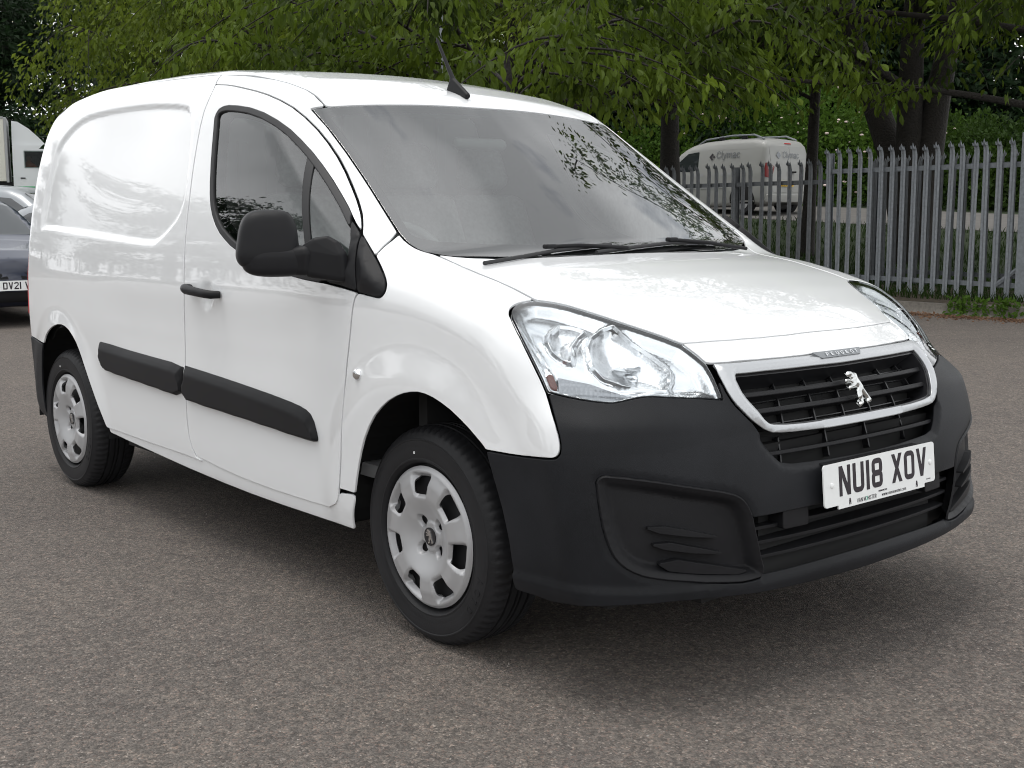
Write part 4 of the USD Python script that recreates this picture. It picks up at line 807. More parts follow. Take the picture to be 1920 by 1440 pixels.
def hull_mesh(f, x0, x1, zc=.75, nx=64, na=56):
    t = (1 - np.cos(np.linspace(.03, np.pi - .03, nx))) / 2; xs_ = x0 + (x1 - x0) * t
    a = np.linspace(0, 2 * np.pi, na, endpoint=False)
    D = np.stack([0 * a, np.cos(a), np.sin(a)], -1)
    c = np.stack([xs_, 0 * xs_, np.full(nx, zc)], -1)
    O = (c[:, None] + 1.9 * D[None]).reshape(-1, 3); Dd = np.broadcast_to(-D[None], (nx, na, 3)).reshape(-1, 3)
    P, ok = lift(O, Dd, f); 
    # rays that pass beside the body near nose and tail end on the axis
    over = np.einsum('ij,ij->i', P - np.repeat(c, na, 0), np.tile(D, (nx, 1))) < .02
    P[over | ~ok] = np.repeat(c, na, 0)[over | ~ok]
    N = grad(P, f); i, j = np.meshgrid(np.arange(nx - 1), np.arange(na), indexing='ij'); k = (j + 1) % na
    A, B, C2, D2 = i * na + j, (i + 1) * na + j, (i + 1) * na + k, i * na + k
    Fc = np.vstack([np.stack([A, B, C2], -1).reshape(-1, 3), np.stack([A, C2, D2], -1).reshape(-1, 3)])
    n0 = len(P); P = np.vstack([P, c[0], c[-1]]); N = np.vstack([N, [-1, 0, 0], [1, 0, 0]]); j = np.arange(na); k = (j + 1) % na
    Fc = np.vstack([Fc, np.stack([np.full(na, n0), j, k], -1), np.stack([np.full(na, n0 + 1), (nx - 1) * na + k, (nx - 1) * na + j], -1)])
    return P, Fc[:, ::-1], N
M['car_glass'] = look('car_glass', (.015, .018, .020), .03, coat=.6)
M['navy'] = look('navy_paint', (.006, .009, .022), .25, coat=.35)
M['grey_car'] = look('silver_car_paint', (.24, .255, .27), .35, metal=.4, coat=.4)
M['white_van2'] = look('tree_shaded_white_paint', (.30, .30, .285), .45, coat=.2)  # white paint with the shade of the trees darkened into its base colour
M['dull_red'] = look('dull_red_lens', (.16, .012, .012), .3)
M['cab_glass'] = pane_look('cab_glass', (.55, .6, .58), ior=1.25)
M['rim'] = look('car_wheel_silver', (.4, .4, .41), .4, metal=.6)
SF = Lin((1, 0, 0), (0, .95, -.31)); RF = Lin((0, -1, 0), (1, 0, 0), far=4.0); FF = Lin((0, 1, 0), (-1, 0, 0), far=4.0); TF = Lin((1, 0, 0), (0, 0, -1)); WF = Lin((0, 1, 0), (-.7, 0, -.7), far=4.0)
def on_side(pts): return Polygon([SF.to2(np.array([(x, -.86, z)]))[0] for x, z in pts]).buffer(-.03).buffer(.03)
def car_wheels(path, axles, y, r=.32):
    t = revolve([(.20, -.10), (r - .03, -.11), (r, -.08), (r, .08), (r - .03, .11), (.20, .10)], 40)
    d = revolve([(.0, -.085), (.06, -.09), (.17, -.075), (.205, -.10), (.21, .05), (0, .05)], 40)
    for x in axles:
        for s_ in (-1, 1):
            w = child_path(path, 'wheel'); xf = UsdGeom.Xform.Define(stage, w); xf.AddTranslateOp().Set(Gf.Vec3d(x, y * s_, r))
            if s_ > 0: xf.AddRotateZOp().Set(180.0)
            put(w, 'tyre', t, M['tyre']); put(w, 'rim', d, M['rim'])
def car(path, kind, paint):
    if kind == 'hatch':
        prof = [(.85, .30), (.88, .48), (.86, .62), (.72, .76), (.45, .86), (-.15, .96), (-.35, 1.02), (-1.0, 1.40), (-1.3, 1.49), (-1.9, 1.53), (-2.5, 1.50), (-3.0, 1.40), (-3.35, 1.10), (-3.42, .85), (-3.40, .5), (-3.3, .28), (-2, .22), (0, .2), (.7, .22)]
        axl = (0, -2.6)
    else:
        prof = [(.85, .32), (.88, .55), (.86, .72), (.74, .88), (.40, .99), (-.15, 1.07), (-.40, 1.14), (-1.05, 1.56), (-1.35, 1.66), (-1.9, 1.70), (-2.7, 1.69), (-3.2, 1.62), (-3.42, 1.25), (-3.48, .95), (-3.46, .5), (-3.3, .32), (-2, .26), (0, .25), (.7, .26)]
        axl = (0, -2.65)
    dz = 0 if kind == 'hatch' else .14
    sec = [(0, .78), (.3, .86), (.6, .90), (.85 + dz, .89), (.95 + dz, .87), (1.2 + dz, .76), (1.45 + dz, .64), (2.4, .3)]
    f, x0, x1 = shell(prof, sec, [(x0_, w_) for x0_, w_ in [(-3.8, -.18), (-3.2, -.05), (-2.6, 0), (.2, 0), (.6, -.05), (.9, -.16)]], nose_a=.26)
    B = Body(f)
    b = put(path, 'body', hull_mesh(f, x0, x1), paint)
    for s_ in (lambda q: q, mirror):
        for x in axl:
            put(path, 'wheel_arch', s_(patch(Polygon([SF.to2(np.array([(x + .37 * math.cos(a), -.88, .32 + .37 * math.sin(a))]))[0] for a in np.linspace(-.25, math.pi + .25, 20)]).buffer(0), SF, B, step=.08, ofs=.003, gap=0, flange=.002, edge=.05)), M['dark'])
        zb_, zt = .98 + dz, 1.36 + dz
        put(path, 'side_window', s_(patch(on_side([(-.62, zb_), (-1.22, zt), (-1.72, zt + .05), (-1.74, zb_ + .01)]), SF, B, step=.06, ofs=.004, gap=0, flange=.003)), M['car_glass'])
        put(path, 'side_window', s_(patch(on_side([(-1.80, zb_ + .01), (-1.78, zt + .05), (-2.5, zt + .02), (-2.95, zb_ + .14), (-2.7, zb_ + .03)]), SF, B, step=.06, ofs=.004, gap=0, flange=.003)), M['car_glass'])
    wz = [(-.60, -.02, .0)]
    ws = Polygon([WF.to2(np.array([p]))[0] for p in [(-.42, -.66, .98 + dz), (-.34, -.3, 1.03 + dz), (-.32, 0, 1.04 + dz), (-.34, .3, 1.03 + dz), (-.42, .66, .98 + dz), (-1.05, .55, 1.40 + dz), (-1.03, 0, 1.43 + dz), (-1.05, -.55, 1.40 + dz)]])
    put(path, 'windscreen', patch(ws, WF, B, step=.08, ofs=.004, gap=0, flange=.003), M['car_glass'])
    z0 = .52 if kind == 'hatch' else .60
    put(path, 'grille', patch(sbox(-.42, z0 + .02, .42, z0 + .17).buffer(-.03).buffer(.03), FF, B, step=.05, ofs=.004, gap=0, flange=.003), M['plastic'])
    put(path, 'lower_grille', patch(sbox(-.62, .28, .62, .40).buffer(-.03).buffer(.03), FF, B, step=.05, ofs=.004, gap=0, flange=.003), M['plastic'])
    for s_ in (-1, 1):
        put(path, 'headlight', patch(Polygon([(s_ * .46, z0 + .06), (s_ * .74, z0 + .10), (s_ * .80, z0 + .20), (s_ * .5, z0 + .16)]), FF, B, step=.03, ofs=.005, gap=0, flange=.003), M['chrome'])
        m = rounded_pts([(-.62, s_ * .98, 1.0 + dz, .06), (-.58, s_ * 1.08, 1.02 + dz, .06), (-.5, s_ * .86, .98 + dz, .03)]); put(path, 'door_mirror', m, paint)
    car_wheels(path, axl, .79)
    return f
def rounded_pts(pts, seg=12): return tm(m3.Manifold.batch_hull([m3.Manifold.sphere(r, seg).translate((x, y, z)) for x, y, z, r in pts]))
nc = thing('parked_car', 'dark navy car with plate DV21 parked nose-on at the left edge', 'car', (-12.15, 1.67, 0), 0)
car(nc, 'hatch', M['navy'])
x, y = at_px(190, 22.0); s1 = thing('parked_car', 'silver grey tall car behind the navy car, below the lorry', 'car', (x, y, .12), 38)
car(s1, 'suv', M['grey_car'])
x, y = at_px(-8, 18.0); s2 = thing('parked_car', 'silver car with an arched roof half hidden behind the white van and the navy car', 'car', (x, y, -.02), 214)
car(s2, 'hatch', M['grey_car'])
NAVY = nc

# white van across the fence, tail towards the yard
VX, VY = -15.45, 21.2
vz = bank_at(VX - 1.5, VY - .9)
v2 = thing('parked_van', 'white van with roof rails and yellow rear plate parked beyond the fence', 'van', (VX - 3.55, VY, vz), 180)
prof = [(-.90, .30), (-.92, .5), (-.88, .70), (-.75, .86), (-.2, 1.0), (.05, 1.08), (.75, 1.60), (1.0, 1.72), (1.4, 1.80), (2.2, 1.84), (3.0, 1.82), (3.3, 1.77), (3.42, 1.66), (3.50, 1.2), (3.54, .8), (3.56, .45), (3.5, .28), (2, .22), (0, .22)]
sec = [(0, .80), (.3, .88), (.6, .915), (.9, .915), (1.1, .89), (1.4, .84), (1.7, .77), (1.9, .68), (2.4, .45)]
prof = [(-x_, z_) for x_, z_ in prof][::-1]
f2, x0, x1 = shell(prof, sec, [(-3.9, -.2), (-3.56, -.05), (-3.2, 0), (.3, 0), (.6, -.05), (.95, -.2)], kk=.14, nose_a=.25, tail_a=.05)
v2_rot = v2
B2 = Body(f2)
UsdGeom.Xformable(stage.GetPrimAtPath(v2)).ClearXformOpOrder()
xv = UsdGeom.Xformable(stage.GetPrimAtPath(v2)); stage.GetPrimAtPath(v2).RemoveProperty('xformOp:rotateZ')
xv.GetPrim().RemoveProperty('xformOp:translate'); xv.AddTranslateOp().Set(Gf.Vec3d(VX - 3.56, VY, vz)); xv.AddRotateZOp().Set(180.0)
# local +x is forward, so the tail at local -3.56 points to world +x after the half turn; the side seen from the yard is local +y
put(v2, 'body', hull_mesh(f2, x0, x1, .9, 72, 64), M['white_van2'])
SL = lambda q: mirror(q)
for xa in (0, -2.78):
    for s_ in (lambda q: q, mirror):
        put(v2, 'wheel_arch', s_(patch(Polygon([SF.to2(np.array([(xa + .38 * math.cos(a), -.9, .33 + .38 * math.sin(a))]))[0] for a in np.linspace(-.25, math.pi + .25, 20)]).buffer(0), SF, B2, step=.08, ofs=.003, gap=0, flange=.002, edge=.05)), M['dark'])
car_wheels(v2, (0, -2.78), .80)
for s_ in (lambda q: q, mirror):
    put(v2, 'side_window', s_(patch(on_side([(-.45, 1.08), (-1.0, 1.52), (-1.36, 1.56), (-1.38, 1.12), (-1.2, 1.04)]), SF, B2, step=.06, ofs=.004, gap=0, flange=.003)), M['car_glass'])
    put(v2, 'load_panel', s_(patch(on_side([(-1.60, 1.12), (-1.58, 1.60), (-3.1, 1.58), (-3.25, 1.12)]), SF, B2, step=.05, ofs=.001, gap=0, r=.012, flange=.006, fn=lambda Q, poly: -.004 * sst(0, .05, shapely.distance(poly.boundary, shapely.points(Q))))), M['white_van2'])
    put(v2, 'side_moulding', s_(patch(on_side([(-.55, .62), (-.55, .72), (-2.3, .72), (-2.3, .62)]), SF, B2, step=.06, ofs=.012, gap=0, flange=.012)), M['trim'])
    put(v2, 'tail_light', s_(patch(on_side([(-3.41, .88), (-3.41, 1.24), (-3.49, 1.22), (-3.51, .88)]), SF, B2, step=.04, ofs=.008, gap=0, flange=.012)), M['dull_red'])
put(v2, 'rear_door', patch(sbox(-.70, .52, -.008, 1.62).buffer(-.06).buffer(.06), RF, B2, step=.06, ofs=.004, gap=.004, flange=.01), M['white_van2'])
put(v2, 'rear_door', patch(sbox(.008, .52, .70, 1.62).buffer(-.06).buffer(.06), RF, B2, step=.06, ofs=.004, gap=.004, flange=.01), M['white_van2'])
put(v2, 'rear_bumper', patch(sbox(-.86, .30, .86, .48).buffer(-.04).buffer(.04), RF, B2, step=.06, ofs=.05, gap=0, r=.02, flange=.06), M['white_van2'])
put(v2, 'brake_light', patch(sbox(-.12, 1.66, .12, 1.685), RF, B2, step=.03, ofs=.006, gap=0, flange=.006), M['redlens'])
put(v2, 'door_handle', bx((-3.60, -.12, .98), (-3.53, .12, 1.02), .01), M['plastic'])
pl2 = put(v2, 'registration_plate', bx((-3.575, -.05, .66), (-3.55, .47, .77), .004), M['plate_y'])
for i in range(6):
    put(pl2, 'letter', bx((-3.579, .0 + i * .072, .68), (-3.574, .038 + i * .072, .75)), M['ink'])
def word(parent, text, h, origin, ex, ey, mat, name='lettering', sx=1.0):
    m = meshkit.text_mesh(text, h, .003); m.apply_scale([sx, 1, 1])
    ez = np.cross(ex, ey); put(parent, name, place(m, origin, ex, ey, ez), mat, smooth=False)
# left side of the van (local +y): text reads towards local -x
def side_pt(x, z, o=.012):
    O = np.array([[x, 1.9, z]]); P, ok = lift(O, (0, -1, 0), f2); n = grad(P, f2)[0]; return P[0] + n * o, n
P, n = side_pt(-1.92, 1.36); ex = np.array([-1., 0, 0]); ey = np.cross(n, ex)
word(v2, 'Clymac', .17, P, ex, ey, M['badge'], sx=.9)
P, n = side_pt(-1.80, 1.40); put(v2, 'diamond_logo', place(extrude(unary_union([Polygon([(-.09, 0), (0, .09), (.035, .055), (-.02, 0), (.035, -.055), (0, -.09)]), Polygon([(.02, 0), (.055, .035), (.09, 0), (.055, -.035)])]), .003), P, ex, np.cross(n, ex), n), M['ink'])
P2 = np.array([-3.50, .28, 1.33]); exr = np.array([0, -1., 0]); nr = np.array([-1., 0, .10]); nr /= np.linalg.norm(nr); eyr = np.cross(nr, exr)
P2 = lift(np.array([[-6., .28, 1.33]]), (1, 0, 0), f2)[0][0] + nr * .02
word(v2, 'Clymac', .15, P2, exr, eyr, M['badge'], sx=.85)
P3 = lift(np.array([[-6., .42, 1.39]]), (1, 0, 0), f2)[0][0] + nr * .015
put(v2, 'diamond_logo', place(extrude(Polygon([(-.09, 0), (0, .09), (.09, 0), (0, -.09)]), .003), P3, exr, eyr, nr), M['badge'])
P4 = lift(np.array([[-6., -.66, .98]]), (1, 0, 0), f2)[0][0] + nr * .03
put(v2, 'green_arrow', place(extrude(Polygon([(-.05, -.1), (.06, 0), (-.05, .1)]), .003), P4, exr, eyr, nr), M['green_ink'])
for s_ in (-1, 1):
    rl = [(-1.15, .60 * s_, 1.73), (-1.4, .60 * s_, 1.84), (-2.2, .61 * s_, 1.90), (-2.9, .61 * s_, 1.89), (-3.2, .61 * s_, 1.78)]
    r1 = put(v2, 'roof_rail', tube(rl, .022, 8), M['galv'])
    for xx in (-1.9, -2.6): put(r1, 'foot', bx((xx - .08, .585 * s_, 1.74), (xx + .08, .63 * s_, 1.88), .01), M['plastic'])
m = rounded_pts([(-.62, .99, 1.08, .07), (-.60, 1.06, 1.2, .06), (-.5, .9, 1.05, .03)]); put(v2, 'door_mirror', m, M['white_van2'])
for xx in np.arange(-1.35, -3.2, -.22): put(v2, 'side_stripe', patch(Polygon([SF.to2(np.array([(xx + a, -.9, b)]))[0] for a, b in ((0, .93), (.10, .93), (.10, 1.0), (0, 1.0))]), SF, B2, step=.05, ofs=.004, gap=0, flange=.003) if False else mirror(patch(Polygon([SF.to2(np.array([(xx + a, -.9, b)]))[0] for a, b in ((0, .93), (.10, .93), (.10, 1.0), (0, 1.0))]), SF, B2, step=.05, ofs=.004, gap=0, flange=.003)), M['trim'])

# lorry at the far left with its driver
x, y = at_px(27, 55)
LZ = 1.35
lo = thing('lorry', 'white lorry with a cream box body and roof deflector at the far left', 'lorry', (x, y, LZ), 70)
M['cream'] = look('cream_box', (.58, .57, .50), .5); M['lorry_white'] = look('lorry_white', (.66, .68, .68), .4, coat=.4)
put(lo, 'box_body', bx((-5.6, -1.25, 1.50), (.05, 1.25, 4.22), .03), M['cream'])
put(lo, 'box_edge', cat(bx((.05, -1.28, 1.45), (.16, 1.28, 4.26), .02), bx((-5.6, -1.28, 4.20), (.05, 1.28, 4.28), .02)), M['trim'])
put(lo, 'chassis', cat(bx((-5.6, -1.1, 1.12), (.3, 1.1, 1.48)), bx((-5.4, -1.2, .6), (-.2, -1.1, 1.2))), M['plastic'])
cabp = Polygon([(.32, .55), (2.25, .55), (2.32, 1.5), (2.20, 2.1), (1.92, 2.95), (1.75, 3.08), (.34, 3.08)]).buffer(-.06).buffer(.06)
cm = extrude(cabp, 2.3); cm.apply_transform(trimesh.transformations.rotation_matrix(np.pi / 2, [1, 0, 0])); cm.apply_translation((0, 1.15, 0))
solid = lambda t: m3.Manifold(m3.Mesh(np.asarray(t.vertices, np.float32), np.asarray(t.faces, np.uint32)))
cm.merge_vertices()
cab_m = solid(cm) - solid(bx((.50, -1.04, 1.62), (1.86, 1.04, 2.96))) - solid(bx((.84, -1.4, 2.12), (1.82, 1.4, 2.80)))
cb = put(lo, 'cab', cab_m, M['lorry_white'], smooth=35)
dfp = Polygon([(.34, 3.08), (1.75, 3.08), (1.45, 3.42), (1.05, 3.80), (.62, 4.08), (.36, 4.12)])
dm = extrude(dfp, 2.1); dm.apply_transform(trimesh.transformations.rotation_matrix(np.pi / 2, [1, 0, 0])); dm.apply_translation((0, 1.05, 0))
put(lo, 'roof_deflector', dm, M['lorry_white'], smooth=25)
for s_ in (-1, 1):
    put(cb, 'side_window', bx((.80, 1.148 * s_, 2.08), (1.86, 1.160 * s_, 2.84), .005), M['cab_glass'])
    put(cb, 'door_handle', bx((.62, 1.15 * s_, 1.62), (.82, 1.18 * s_, 1.67), .005), M['plastic'])
put(cb, 'windscreen', place(bx((-1.05, -.42, 0), (1.05, .42, .02), .005), (2.10, 0, 2.52), (0, 1, 0), np.array([-.31, 0, .95]), np.array([.95, 0, .31])), M['car_glass'])
for xx in (1.2, -4.2):
    for s_ in (-1, 1):
        w = revolve([(.0, -.12), (.25, -.13), (.45, -.14), (.5, -.1), (.5, .12), (0, .12)], 32); w.apply_translation((xx, 1.0 * s_, .5)); put(lo, 'wheel', w, M['tyre'])
put(cb, 'cab_interior', bx((.52, -1.0, 1.64), (.58, 1.0, 2.94)), M['trim'])
M['hivis'] = look('orange_cloth', (.75, .16, .05), .8); M['skin'] = look('skin', (.45, .25, .18), .6)
dr = thing('person', 'person in an orange jacket sitting at the wheel of the lorry', 'person', (x, y, LZ), 70)
put(dr, 'body', rounded_pts([(.98, -.62, 1.75, .16), (.98, -.28, 1.75, .16), (.94, -.70, 2.26, .11), (.94, -.22, 2.26, .11), (.96, -.46, 2.40, .07), (1.35, -.68, 2.05, .07), (1.0, -.45, 1.62, .15)], 14), M['hivis'], smooth=True)
put(dr, 'head', rounded_pts([(.98, -.46, 2.55, .10), (1.01, -.46, 2.48, .085), (1.06, -.46, 2.50, .05), (.96, -.46, 2.42, .06)], 14), M['skin'], smooth=True)
sgn = thing('notice_board', 'green notice board with white words FREE CONGE below the lorry cab', 'sign', (*at_px(52, 30), 1.80), 62)
M['sign_green'] = look('sign_green', (.05, .36, .14), .5)
put(sgn, 'board', bx((-.24, -.012, 0), (.34, .012, .20), .004), M['sign_green'])
for t, zz in (('FREE B', .112), ('CONGE', .025)): word(sgn, t, .062, (-.17, -.013, zz), np.array([1., 0, 0]), np.array([0, 0, 1.]), M['plate'], sx=1.2)
for xx in (-.18, .28): put(sgn, 'post', bx((xx - .02, .012, -1.75), (xx + .02, .05, .19)), M['galv'])
# ---------------------------------------------------------------- the white panel van (front axle at the origin, nose towards +x)
RECESS = Grid(poly_sd(E['recess'][:, [0, 2]]), (-3.8, -0.1), (1.3, 2.3), 0.01)
setup()
BODY = Body(VANF)
SIDE_F = Lin((1, 0, 0), (0, .9, -.436))
TOP_F = Lin((1, 0, 0), (0, 0, -1))
REAR_F = Lin((0, -1, 0), (1, 0, 0), far=4.6)
LAMP_F = Lin((.707, .707, 0), (-.60, .60, -.52))
WS_F = Lin((1, 0, 0), (-.45, 0, -.89))
NOSE_F = Radial(0.0)
FLAT_F = Lin((1, 0, 0), (0, 1, 0), far=2.2)         # straight side view, for flat wheel discs

van = thing('panel_van', 'white panel van with black bumper and registration plate NU18 XOV filling the foreground', 'van')
s = lambda n: SIDE_F.to2(E[n]); tp = lambda n: TOP_F.to2(E[n]); no = lambda n: NOSE_F.to2(E[n]); lp = lambda n: LAMP_F.to2(E[n])
def cat2(*a): return Polygon(np.vstack(a)).buffer(0)
def both(name, p, mat, parent=None, **k):
    a = put(parent or van, name, p, mat, **k); b = put(parent or van, name, mirror(p), mat, **k); return a, b
def sym(poly, axis):
    m = affinity.scale(poly, *((-1, 1) if axis == 'u' else (1, -1)), origin=(0, 0))
    return unary_union([poly.buffer(1e-4), m.buffer(1e-4)]).buffer(-1e-4)
def to0(L, k):
    """cuts a traced line at the centre plane: keeps the near part and lands on 0 in column k."""
    L = np.array(L); keep = L[L[:, k] < -.004]; last = keep[-1].copy(); last[k] = .003
    return np.vstack([keep, last])
def bevel(d, h): return lambda Q, poly: h * sst(0, d, shapely.distance(poly.boundary, shapely.points(Q)))

# roof seam in 3D, lifted on the roof
seam3 = np.vstack([E['roof_seam'], [(-1.6, -.632, 1.7), (-2.2, -.634, 1.7), (-2.8, -.63, 1.7), (-3.1, -.615, 1.7), (-3.27, -.60, 1.7)]])
seam3 = lift(seam3 * [1, 1, 0] + [0, 0, 2.2], (0, 0, -1))[0]
seam_s = SIDE_F.to2(seam3)
bpil = s('door_front_top')[-1]
iB = int(np.argmin(np.abs(seam_s[:, 0] - (bpil[0] - .03))))

# body side
arch_tail = SIDE_F.to2(np.array([(-2.93, -.91, .60), (-2.97, -.91, .52), (-2.995, -.90, .44), (-3.0, -.89, .36), (-3.0, -.885, .28)]))
rear_low = SIDE_F.to2(np.array([(-3.30, -.85, .652)]))[0]
side_poly = cat2(s('door_rear'), s('sill_top')[::-1][8:], s('rear_arch')[2:], [(-3.30, rear_low[1])], [(-3.30, seam_s[-1][1] + .012)], seam_s[::-1][:len(seam_s) - iB])
sp = patch(side_poly, SIDE_F, BODY, step=.0095, gap=.0030)
both('body_side', sp, M['paint'])
# rear bumper corner
rb_poly = cat2([s('rear_arch')[-1], (-3.26, rear_low[1]), (-3.26, SIDE_F.to2(np.array([(-3.26, -.83, .31)]))[0][1])], arch_tail[::-1])
both('rear_bumper_corner', patch(rb_poly, SIDE_F, BODY, step=.025, ofs=.004), M['bumper'])
# door with its window opening
door_outer = cat2(s('door_rear'), s('door_bottom'), s('door_front_low'), s('door_front_mid'), s('door_front_top'))
win = Polygon(s('window_outer')).buffer(0)
door_poly = door_outer.difference(win.buffer(.0005))
def cup(Q, poly):
    c = SIDE_F.to2(np.array([(-1.235, -.908, .938)]))[0]
    d = np.hypot((Q[:, 0] - c[0]) / .062, (Q[:, 1] - c[1]) / .052)
    return -.014 * (1 - sst(.25, 1.0, d))
doors = [put(van, 'front_door', p, M['paint']) for p in (lambda q: (q, mirror(q)))(patch(door_poly, SIDE_F, BODY, step=.013, fn=cup, gap=.0030))]
si = s('sail_inner')
sail_reg = Polygon(np.vstack([si, [(si[-1][0], -1), (1, -1), (1, 2.5), (si[0][0], 2.5)]])).buffer(0)
sail_door = win.buffer(-.001).intersection(sail_reg)
seal_poly = win.difference(win.buffer(-.019)).difference(sail_reg)
pane_poly = win.buffer(-.012).difference(sail_reg.buffer(-.008))
dv = s('divider'); div_poly = Polygon(dv).buffer(.001).intersection(win.buffer(-.004))
for dr, mir in zip(doors, (lambda q: q, mirror)):
    put(dr, 'window_seal', mir(patch(seal_poly.union(win.buffer(.004).difference(win.buffer(-.003)).difference(sail_reg)), SIDE_F, BODY, step=.03, ofs=.0012, r=.004, gap=0, flange=.03)), M['rubber'])
    put(dr, 'window_pane', mir(patch(pane_poly, SIDE_F, BODY, step=.03, ofs=-.007, gap=0, flange=.004)), M['privacy'])
    put(dr, 'window_divider', mir(patch(div_poly, SIDE_F, BODY, step=.03, ofs=-.002, r=.003, gap=0)), M['rubber'])
    put(dr, 'mirror_sail', mir(patch(sail_door, SIDE_F, BODY, step=.015, flange=.03, ofs=.005 if mir is not mirror else .026, r=.004, gap=.001, fn=bevel(.035, .014))), M['plastic'])
# outside pillar with the cant rail
pillar_poly = cat2(s('door_front_top'), seam_s[:iB + 1][::-1], s('ws_left')[:1], s('ws_left'), s('pillar_seam'))
both('windscreen_pillar', patch(pillar_poly, SIDE_F, BODY, step=.014), M['paint'])
# wing
dl = s('door_front_low'); iw = int(np.argmin(np.abs(E['door_front_low'][:, 2] - .387)))
sw = s('sail_wing'); isw = int(np.argmin(np.hypot(*(E['sail_wing'] - E['pillar_seam'][-1])[:, [0, 2]].T)))
wing_poly = cat2(dl[::-1][:len(dl) - iw], s('wing_foot'), s('front_arch'), s('wing_bottom'), s('lamp_left'), s('hood_side'), s('ws_corner'), s('pillar_seam'), sw[isw:])
both('front_wing', patch(wing_poly, SIDE_F, BODY, step=.013, gap=.0030), M['paint'])
for mir, o_ in ((lambda q: q, .005), (mirror, .026)):
    put(van, 'wing_sail', mir(patch(Polygon(sw).buffer(.002), SIDE_F, BODY, step=.015, ofs=o_, r=.005, gap=.001, flange=.03, fn=bevel(.035, .018))), M['plastic'])
# sill
sill_poly = cat2(s('sill_top')[:-1], dl[iw:iw + 1], s('wing_foot'), s('sill_bottom')[::-1]).buffer(.001)
lower = cat2(s('sill_top')[:-2] + [0, .02], dl[iw:iw + 1] + [0, .002], s('wing_foot')[-1:], s('sill_bottom')[::-1]).buffer(.012).buffer(-.024).buffer(.012)
both('sill', patch(lower, SIDE_F, BODY, step=.02, ofs=-.004, r=.006), M['paint'])
# roof
seam_t = TOP_F.to2(seam3)
ws_t = to0(tp('ws_top'), 1)
roof_half = cat2([(-3.27, .003)], seam_t[::-1], ws_t[ws_t[:, 1] > -.632])
put(van, 'roof', patch(sym(roof_half, 'v'), TOP_F, BODY, step=.03), M['paint'])
# tail
tail3 = lift(np.stack([np.full(14, -3.30), np.full(14, -2.0), np.linspace(.66, 1.72, 14)], -1), (0, 1, 0))[0]
tail_half = cat2([(-.003, .64)], REAR_F.to2(tail3), [(.60, 1.74), (-.003, 1.765)])
put(van, 'rear_doors', patch(sym(tail_half, 'u'), REAR_F, BODY, step=.05), M['paint'])
rbump = sbox(-.82, .30, .82, .652)
put(van, 'rear_bumper', patch(rbump, REAR_F, BODY, step=.05, ofs=.02), M['bumper'])
lt = cat2(*[SIDE_F.to2(np.array([(-3.285, -.85, .74), (-3.185, -.87, .76), (-3.20, -.86, 1.20), (-3.285, -.83, 1.22)]))])
both('tail_lamp', patch(lt, SIDE_F, BODY, step=.03, ofs=.004, r=.003), M['redlens'])
# bonnet and the strip under it
hr = to0(tp('hood_rear'), 1); hf = to0(tp('hood_front'), 1)
hood_half = cat2(hr, hf[::-1], tp('lamp_top')[::-1], tp('hood_side'))
put(van, 'bonnet', patch(sym(hood_half, 'v'), TOP_F, BODY, step=.02), M['paint'])
ft = to0(tp('frame_top'), 1)
nose_half = cat2(hf[::-1], tp('lamp_tip'), ft)
put(van, 'nose_panel', patch(sym(nose_half, 'v'), TOP_F, BODY, step=.014), M['paint'])
# windscreen and its black border
wl, wc = E['ws_left'], E['ws_corner']
wsf = WS_F.to2
wst = to0(wsf(E['ws_top']), 1)
low_mid = lift(np.stack([np.full(6, -.02) - np.linspace(0, .12, 6) ** 2, -np.linspace(.66, .003, 6)[::1], np.full(6, 2.)], -1) , (0, 0, -1))[0]
low_mid = np.array([(-.135, -.66, 1.105), (-.095, -.5, 1.09), (-.062, -.3, 1.082), (-.05, -.12, 1.08), (-.048, .003, 1.08)])
ws_half = cat2(wst[::-1], wsf(wl), wsf(wc)[::-1][1:-2], wsf(low_mid))
ws_poly = sym(ws_half, 'v')
put(van, 'windscreen', patch(ws_poly, WS_F, BODY, step=.03, gap=.002, ofs=-.002, flange=.005), M['glass'])
inner_ws = affinity.translate(affinity.scale(ws_poly.buffer(-.04), .93, .985), -.035, 0)
b = ws_poly.bounds
clear = ws_poly.buffer(-.042).intersection(affinity.translate(ws_poly.buffer(-.030), -.060, 0)).buffer(-.03).buffer(.03)
put(van, 'windscreen_border', patch(ws_poly.difference(clear), WS_F, BODY, step=.03, ofs=-.0075, gap=.003, flange=.003), M['frit'])
# side mouldings
for nm in ('strip_rear', 'strip_front'):
    ex_ = resample(s(nm), .006); fit = np.polyval(np.polyfit(ex_[:, 0], ex_[:, 1], 1), ex_[:, 0])
    up_ = ex_[ex_[:, 1] > fit + .018]; up_ = LineString(up_[np.argsort(up_[:, 0])])
    def strip_shape(Q, poly):
        pts = shapely.points(Q)
        return .016 * np.clip(shapely.distance(up_, pts) / .030, 0, 1) * np.clip(shapely.distance(poly.boundary, pts) / .006, 0, 1)
    both('side_moulding', patch(Polygon(s(nm)).buffer(0), SIDE_F, BODY, step=.006, gap=.0, r=.002, flange=.02, ofs=.003, edge=.005, fn=strip_shape), M['plastic'])
# fuel-side repeater
both('side_repeater', join(*[(lambda m: (np.array(m.vertices), np.array(m.faces), np.array(m.vertex_normals)))(q) for q in [tube([(-.262, -.905, .754), (-.262, -.921, .754), (-.262, -.926, .754)], [.017, .017, .011], 20)]]), M['chrome'])

